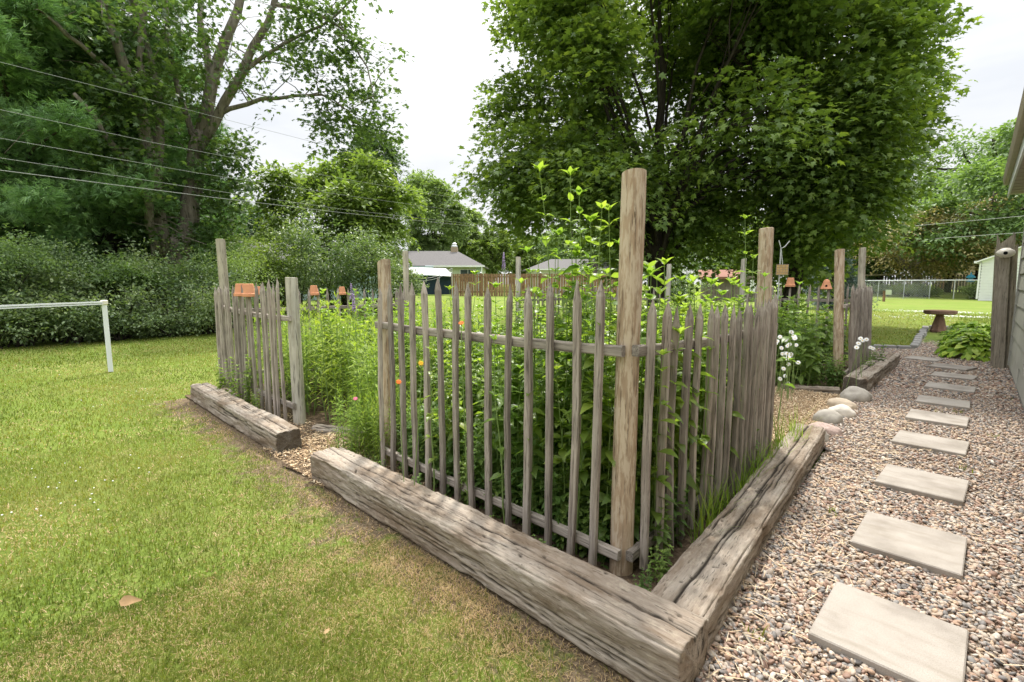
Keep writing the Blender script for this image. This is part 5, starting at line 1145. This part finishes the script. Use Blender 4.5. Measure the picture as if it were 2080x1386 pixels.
# ================================================================== HOUSES, FENCES BEYOND
def frame_basis(px, d, face_deg=0):
    """local frame at a ground point: u to the right seen from the camera, v away"""
    b = ground(px, d); v = nrm(np.array([b[0], b[1], 0])); a = R(face_deg); v = np.array([v[0]*math.cos(a)-v[1]*math.sin(a), v[0]*math.sin(a)+v[1]*math.cos(a), 0]); u = np.array([v[1], -v[0], 0]); return b, u, v
class LB(MB):
    def __init__(s, b, u, v): super().__init__(); s.b, s.u, s.w = b, u, v
    def P(s, p): return s.b+s.u*p[0]+s.w*p[1]+np.array([0, 0, p[2]])
    def lbox(s, x0, x1, y0, y1, z0, z1):
        m = MB().box(x0, x1, y0, y1, z0, z1); return s.add([s.P(p) for p in m.v], [f[::-1] for f in m.f])
    def ladd(s, V, Fc): return s.add([s.P(p) for p in V], Fc)
def gable(lb, x0, x1, y0, y1, ze, zr, hip=0, ov=.35):
    x0 -= ov; x1 += ov; y0 -= ov; y1 += ov; ym = (y0+y1)/2; t = .12
    V = [(x0, y0, ze), (x1, y0, ze), (x1, y1, ze), (x0, y1, ze), (x0+hip, ym, zr), (x1-hip, ym, zr), (x0, y0, ze-t), (x1, y0, ze-t), (x1, y1, ze-t), (x0, y1, ze-t)]
    lb.ladd(V, [(0, 1, 5, 4), (2, 3, 4, 5), (1, 2, 5), (3, 0, 4), (6, 7, 1, 0), (7, 8, 2, 1), (8, 9, 3, 2), (9, 6, 0, 3), (9, 8, 7, 6)]); return lb
# blue house
b, u, v = frame_basis(905, 50, -8); sc = 50/F
t = thing('house', 'low pale blue house with a grey hipped roof beyond the board fence', 'house', b)
xl = -8.5; xr = 3.6
LB(b, u, v).lbox(xl, -1.2, -.3, 8, 0, 2.65).build('blue_wall', M['blue_wall'], t); LB(b, u, v).lbox(-1.199, xr, .4, 8, 0, 2.65).build('green_wall', M['cream_wall'], t)
LB(b, u, v).lbox(xr-.5, xr+.01, .38, .41, 0, 2.65).build('corner_panel', M['blue_wall'], t)
lb = LB(b, u, v); gable(lb, xl, xr, .3, 8, 2.72, 4.45, 3.2).build('roof', M['shingle'], t)
LB(b, u, v).lbox(-2, xr+.4, -.16, -.06, 2.58, 2.74).build('gutter', M['white_paint'], t)
LB(b, u, v).lbox(xr+.05, xr+.14, -.1, 0, 1.9, 2.6).build('downspout', M['white_paint'], t)
for (a, c) in ((-1.0, .3), (1.5, 3.0)):
    w = LB(b, u, v).lbox(a-.08, c+.08, .33, .40, 1.05, 2.38).build('window', M['white_paint'], t); m_ = (a+c)/2
    LB(b, u, v).lbox(a, m_-.03, .30, .325, 1.12, 2.31).build('pane', M['glass'], w); LB(b, u, v).lbox(m_+.03, c, .30, .325, 1.12, 2.31).build('pane', M['glass'], w)
ch = LB(b, u, v).lbox(.1, .8, 3.8, 4.5, 3.9, 4.85).build('chimney', M['tan_wall'], t); lb = LB(b, u, v); lb.lathe([(.34, 0), (.36, .1), (.2, .3), (.3, .34), (.1, .5)], lb.P((.45, 4.15, 4.85)), 12).build('chimney_cap', M['steel'], ch)
# canopy tent with navy walls
b, u, v = frame_basis(880, 42, -5); t = thing('canopy', 'white sloped canopy with dark navy side walls left of the board fence', 'canopy', b)
lb = LB(b, u, v); lb.ladd([(-2.2, 0, 1.85), (1.75, 0, 1.62), (.9, 2.6, 2.35), (-2.7, 2.6, 2.45), (-2.2, 0, 1.80), (1.75, 0, 1.57), (.9, 2.6, 2.30), (-2.7, 2.6, 2.40)], [(0, 1, 2, 3), (7, 6, 5, 4), (0, 4, 5, 1), (1, 5, 6, 2), (2, 6, 7, 3), (3, 7, 4, 0)]).build('canopy_roof', M['white_paint'], t)
LB(b, u, v).lbox(-1.6, 1.6, .5, .56, .05, 1.66).build('side_wall', M['navy'], t); LB(b, u, v).lbox(-2.4, -1.602, 2.0, 2.06, .05, 2.2).build('side_wall', M['navy'], t)
for x in (-1.62, .5, 1.68): LB(b, u, v).lbox(x-.025, x+.025, .02, .07, 0, 1.62).build('leg', M['steel'], t)
# clothesline
p, q = at(822, 560, 24), at(918, 545, 30); t = thing('clothesline', 'slack double clothesline in front of the navy canopy', 'clothesline', (p[0], p[1], gz(p[0], p[1])))
for k in (0, -.12):
    pts = [p+(q-p)*f+np.array([0, 0, k-.55*4*f*(1-f)*.6]) for f in np.linspace(0, 1, 9)]; MB().tube(pts, .012, 5).build('line', M['wire'], t)
MB().tube([(p[0], p[1], gz(p[0], p[1])), tuple(p+np.array([0, 0, .1]))], .03, 8).build('pole', M['steel'], t); MB().tube([(q[0], q[1], gz(q[0], q[1])), tuple(q)], .03, 8).build('pole', M['steel'], t)
# brown board fence
def board_fence(label, pa, pb, h, bw, gapw, mat, name='board_fence', posts=True, cap=True, maxn=200):
    pa = np.array(pa, float); pb = np.array(pb, float); d = nrm(pb-pa); L = np.linalg.norm((pb-pa)[:2]); s = np.array([-d[1], d[0], 0]); t = thing(name, label, 'fence', (pa[0], pa[1], gz(pa[0], pa[1])))
    n = int(L/(bw+gapw)); mb = MB()
    for i in range(n):
        p = pa+d*(i+.5)*(bw+gapw); z = gz(p[0], p[1]); o = s*(.022 if i % 2 else -.022); mb.bar(p*np.array([1, 1, 0])+o+np.array([0, 0, z]), p*np.array([1, 1, 0])+o+np.array([0, 0, z+h+RNG.normal(0, .01)]), bw, .02, up=tuple(s))
    mb.build('board_panel', M[mat], t)
    mb = MB(); 
    for zz in (.35, h-.25): mb.bar(pa*np.array([1, 1, 0])+np.array([0, 0, gz(*pa[:2])+zz]), pb*np.array([1, 1, 0])+np.array([0, 0, gz(*pb[:2])+zz]), .018, .09)
    mb.build('rail', M[mat], t)
    if posts:
        for i in range(int(L/2.4)+1):
            p = pa+d*i*2.4; z = gz(p[0], p[1]); pp = MB().box(p[0]-.05, p[0]+.05, p[1]-.05, p[1]+.05, z, z+h+.06).build('post', M[mat], t)
            if cap: MB().lathe([(.075, 0), (.075, .03), (.02, .09)], (p[0], p[1], z+h+.06), 8).build('post_cap', M['white_paint'], pp)
    return t
board_fence('reddish brown board fence in front of the blue house', ground(918, 40), ground(1262, 39), 1.80, .17, .03, 'brown_board')
# second grey roof house
b, u, v = frame_basis(1170, 58, 12); t = thing('house', 'low house with a grey roof behind the tall stems left of the corner post', 'house', b)
LB(b, u, v).lbox(-5, 6, 0, 8, 0, 2.5).build('wall', M['white_wall'], t); lb = LB(b, u, v); gable(lb, -5.2, 6.2, -.2, 8, 2.58, 3.9, 3.2).build('roof', M['shingle'], t)
LB(b, u, v).lbox(-5.5, 6.5, -.66, -.56, 2.42, 2.56).build('gutter', M['white_paint'], t)
w = LB(b, u, v).lbox(1, 2.6, -.05, -.002, 1, 2.2).build('window', M['white_paint'], t); LB(b, u, v).lbox(1.1, 2.5, -.075, -.053, 1.08, 2.12).build('pane', M['glass'], w)
# red roofed shed seen under the maples
b, u, v = frame_basis(1480, 33, 5); t = thing('shed', 'grey shed with a rust red roof seen under the maples', 'shed', b)
LB(b, u, v).lbox(-1.5, 2.0, 0, 2.4, 0, 1.55).build('wall', M['grey_board'], t)
LB(b, u, v).ladd([(-1.7, -.25, 1.5), (.9, -.25, 1.5), (.9, 2.6, 2.0), (-1.7, 2.6, 2.0), (-1.7, -.25, 1.35), (.9, -.25, 1.35), (.9, 2.6, 1.85), (-1.7, 2.6, 1.85)], [(0, 1, 2, 3), (7, 6, 5, 4), (0, 4, 5, 1), (1, 5, 6, 2), (2, 6, 7, 3), (3, 7, 4, 0)]).build('roof', M['red_board'], t)
LB(b, u, v).lbox(1.2, 1.8, -.04, -.002, .5, 1.3).build('window', M['white_paint'], t)
# pale building glimpsed through the hedge
b, u, v = frame_basis(170, 30, 6); t = thing('house', 'low white house glimpsed through gaps in the hedge', 'house', b)
LB(b, u, v).lbox(-8, 6, 0, 6, 0, 1.95).build('wall', M['white_wall'], t); lb = LB(b, u, v); gable(lb, -8, 6, 0, 6, 2.0, 2.7).build('roof', M['shingle'], t)
w = LB(b, u, v).lbox(-3, -1.6, -.05, -.002, .9, 1.8).build('window', M['white_paint'], t); LB(b, u, v).lbox(-2.9, -1.7, -.075, -.053, 1, 1.7).build('pane', M['glass'], w)
b, u, v = frame_basis(600, 34, 0); t = thing('house', 'dim blue grey house hidden behind the tall shrubs', 'house', b)
LB(b, u, v).lbox(-5, 6, 0, 6, 0, 2.4).build('wall', M['blue_wall'], t); lb = LB(b, u, v); gable(lb, -5, 6, 0, 6, 2.45, 3.8).build('roof', M['shingle'], t)
# white shed on the right
b, u, v = frame_basis(2031, 40, -6); t = thing('shed', 'small white sided shed behind the board fence stub', 'shed', b)
lb = LB(b, u, v)
for i in range(14): lb.lbox(-.85, 2.4, -.035, 2.6, i*.17, i*.17+.125)
lb.lbox(-.83, 2.38, .0, 2.58, 0, 2.35); lb.ladd([(-.85, -.01, 2.34), (2.4, -.01, 2.34), (.8, -.01, 3.05), (-.85, 2.59, 2.34), (2.4, 2.59, 2.34), (.8, 2.59, 3.05)], [(0, 1, 2), (5, 4, 3), (0, 2, 5, 3), (1, 4, 5, 2), (0, 3, 4, 1)]); lb.build('wall', M['white_wall'], t)
lb = LB(b, u, v); lb.ladd([(-1.1, -.2, 2.30), (.8, -.2, 3.13), (.8, 2.8, 3.13), (-1.1, 2.8, 2.30), (-1.1, -.2, 2.22), (.8, -.2, 3.06), (.8, 2.8, 3.06), (-1.1, 2.8, 2.22), (2.7, -.2, 2.30), (2.7, 2.8, 2.30), (2.7, -.2, 2.22), (2.7, 2.8, 2.22)], [(0, 1, 2, 3), (0, 4, 5, 1), (3, 2, 6, 7), (0, 3, 7, 4), (1, 8, 9, 2), (1, 5, 10, 8), (8, 10, 11, 9), (2, 9, 11, 6), (7, 6, 5, 4), (11, 10, 5, 6)]); lb.build('roof', M['white_paint'], t)
lb = LB(b, u, v); lb.lbox(-1.17, -1.06, -.25, 2.8, 2.2, 2.32); lb.build('gutter', M['white_paint'], t); LB(b, u, v).lbox(-.95, -.87, -.06, .02, .1, 2.2).build('downspout', M['white_paint'], t)
# tan house far right
b, u, v = frame_basis(1975, 80, 0); t = thing('house', 'plain tan house wall behind the grey fence', 'house', b); LB(b, u, v).lbox(-3.2, 8, 0, 6, 0, 3.3).build('wall', M['tan_wall'], t); lb = LB(b, u, v); gable(lb, -3.2, 8, 0, 6, 3.35, 5).build('roof', M['shingle'], t)
LB(b, u, v).lbox(-2.9, -2.1, -.04, -.002, .1, 2.6).build('door', M['red_board'], t)
# grey board fence far right
board_fence('grey board fence behind the chain link fence', ground(1660, 62), ground(2060, 64), 1.65, .15, .07, 'grey_board', cap=False)
# raised board
p, q = at(1738, 560, 50), at(1838, 557, 52); t = thing('board_shelf', 'long pale board raised on two legs above the grey fence', 'shelf', (p[0], p[1], gz(p[0], p[1]))); MB().bar(p, q, .3, .13).build('plank', M['tan_board'], t)
for f in (.06, .94):
    w = p+(q-p)*f; MB().box(w[0]-.05, w[0]+.05, w[1]-.05, w[1]+.05, gz(w[0], w[1]), w[2]-.066).build('leg', M['tan_board'], t)
# chain link fence
t = None; cl = [ground(1480, 38), ground(1700, 38), ground(1785, 40), ground(1890, 42), ground(1992, 41.5)]
t = thing('chain_link_fence', 'chain link fence with a white top rail across the far lawn', 'fence', cl[0]); Hc = 1.2; mb = MB(); mt = MB()
for a, c in zip(cl[:-1], cl[1:]):
    mt.tube([a+np.array([0, 0, Hc]), c+np.array([0, 0, Hc])], .026, 8); L = np.linalg.norm(c-a); n = int(L/.16)
    for i in range(-int(Hc/.16), n):
        for sgn in (1, -1):
            s0 = i*.16; s1 = s0+Hc; z0, z1 = (0, Hc) if sgn > 0 else (Hc, 0); f0, f1 = max(0, s0), min(L, s1)
            if f1-f0 < .05: continue
            za = z0+(z1-z0)*(f0-s0)/Hc; zb_ = z0+(z1-z0)*(f1-s0)/Hc; mb.tube([a+(c-a)*f0/L+np.array([0, 0, za]), a+(c-a)*f1/L+np.array([0, 0, zb_])], .0035, 3, False)
mt.build('top_rail', M['white_pvc'], t); mb.build('wire_mesh', M['steel'], t)
for a, c in zip(cl[:-1], cl[1:]):
    for f in (0, .5): w = a+(c-a)*f; MB().tube([w, w+np.array([0, 0, Hc+.03])], .024, 8).build('post', M['steel'], t)
# things near that fence
p = ground(1972, 44); p2 = at(1972, 563, 44); t = thing('bird_feeder', 'blue roofed bird feeder left of the white shed', 'bird feeder', p); MB().tube([p, (p[0], p[1], p2[2]-.3)], .02, 6).build('pole', M['steel'], t); MB().lathe([(.2, -.3), (.2, -.26), (.12, -.24), (.12, -.08), (.24, -.05), (.24, 0), (.14, .12), (.05, .16), (.03, .3)], (p2[0], p2[1], p2[2]), 14).build('feeder_body', M['blue_glaze'], t)
p = ground(1798, 36); t = thing('garden_stand', 'short brown stake with a pale box on the far lawn', 'stake', p); MB().box(p[0]-.06, p[0]+.06, p[1]-.06, p[1]+.06, p[2], p[2]+.62).build('stake', M['brown_board'], t); MB().box(p[0]+.07, p[0]+.33, p[1]-.12, p[1]+.12, p[2]+.4, p[2]+.68).build('box', M['spruce'] if False else M['cream_wall'], t)
for i, (px, d, rx, h, lb) in enumerate(((1800, 47, 1.1, .95, 'grey green flower border behind the chain link fence'), (1845, 46, 1.1, .9, 'bright green border plants left of the bronze tree trunk'), (1885, 46, .8, .6, 'low yellow green plant right of the bronze tree trunk'), (1985, 43, .6, 1.1, 'green bush at the end of the chain link fence'))):
    p = at(px, 577, d); shrub(lb, p[0], p[1], rx, h, 830+i, ['hedge', 'lightleaf', 'lightleaf', 'lightleaf'][i], 120, .14, None, 'border_plant')

# ================================================================== OVERHEAD CABLES
LW = [[(11, 129), (281, 197), (446, 240), (700, 305)], [(0, 223), (307, 289), (700, 364), (1000, 415)], [(0, 281), (397, 351), (700, 397), (1000, 438)], [(0, 321), (424, 386), (700, 426), (1000, 460)], [(0, 346), (439, 402), (700, 433), (1000, 464)]]
LN = ['topmost thin overhead cable at the left', 'second overhead cable from the top at the left', 'third overhead cable from the top at the left', 'second lowest overhead cable at the left', 'lowest and thickest overhead cable at the left']
for i, (l, nm) in enumerate(zip(LW, LN)):
    P = [onX(x, y, -13.0) for x, y in l]; e0 = P[0]+(P[0]-P[1])*1.2; e1 = P[-1]+(P[-1]-P[-2])*.6
    tag(MB().tube([e0]+P+[e1], .0042 if i < 4 else .0065, 6).build('overhead_cable', M['wire'], None), nm, 'cable', 'overhead cables')
for i, (l, nm) in enumerate((([(1690, 470), (1850, 460), (2090, 438)], 'upper overhead cable in front of the bronze tree'), ([(1900, 485), (2000, 478), (2090, 472)], 'lower overhead cable beside the house corner'))):
    P = [at(x, y, 30) for x, y in l]; tag(MB().tube(P, .010, 6).build('overhead_cable', M['wire'], None), nm, 'cable', 'overhead cables')

# ================================================================== CAMERA, LIGHT, WORLD
cam = bpy.data.cameras.new('camera'); co = bpy.data.objects.new('camera', cam); COL.objects.link(co)
cam.sensor_width = 36; cam.lens = F/2080*36; cam.clip_start = .05; cam.clip_end = 2000
co.location = (0, 0, H); co.rotation_euler = (math.pi/2-PITCH, 0, YAW); scene.camera = co
SUN_EL, SUN_DIR = R(60), nrm(np.array([-.57, .82]))
sun = bpy.data.lights.new('sun', 'SUN'); sun.energy = 2.3; sun.angle = R(4); sun.color = (1, .95, .87)
so = bpy.data.objects.new('sun', sun); COL.objects.link(so)
dv = Vector((-SUN_DIR[0]*math.cos(SUN_EL), -SUN_DIR[1]*math.cos(SUN_EL), -math.sin(SUN_EL)))
so.rotation_euler = dv.to_track_quat('-Z', 'Y').to_euler()
w = bpy.data.worlds.new('World'); scene.world = w; w.use_nodes = True; nt = w.node_tree; nt.nodes.clear()
out = nt.nodes.new('ShaderNodeOutputWorld'); bg = nt.nodes.new('ShaderNodeBackground'); bg.inputs['Strength'].default_value = .1
sky = nt.nodes.new('ShaderNodeTexSky'); sky.sky_type = 'NISHITA'; sky.sun_disc = False; sky.sun_elevation = SUN_EL; sky.sun_rotation = math.atan2(SUN_DIR[0], SUN_DIR[1]); sky.air_density = 1; sky.dust_density = 3
tc = nt.nodes.new('ShaderNodeTexCoord'); mp = nt.nodes.new('ShaderNodeMapping'); mp.inputs['Scale'].default_value = (1.2, 1.2, 4.5); nt.links.new(tc.outputs['Generated'], mp.inputs[0])
n = noise(nt, mp.outputs[0], 2.2, 6, .55)
cloud = ramp(nt, n, [(.32, (.84, .86, .89)), (.5, (.95, .96, .975)), (.66, (1.06, 1.06, 1.06))])
sx = nt.nodes.new('ShaderNodeSeparateXYZ'); nt.links.new(tc.outputs['Generated'], sx.inputs[0])
lum = mathn(nt, 'ADD', mathn(nt, 'MULTIPLY', mathn(nt, 'POWER', mathn(nt, 'MAXIMUM', sx.outputs[2], 0.0), 3.0), 17.0), 4.3)     # overcast sky: the zenith is about three times the horizon
cl2 = nt.nodes.new('ShaderNodeVectorMath'); cl2.operation = 'SCALE'; nt.links.new(cloud, cl2.inputs[0]); nt.links.new(lum, cl2.inputs['Scale'])
m = mixc(nt, .92, sky.outputs[0], cl2.outputs[0]); m.node.clamp_result = False
nt.links.new(m, bg.inputs['Color']); nt.links.new(bg.outputs[0], out.inputs[0])
vs = scene.view_settings; vs.view_transform = 'Standard'; vs.look = 'None'; vs.exposure = 1.2; vs.gamma = 1; vs.use_curve_mapping = False
scene.cycles.max_bounces = 8; scene.cycles.transmission_bounces = 4; scene.cycles.diffuse_bounces = 4
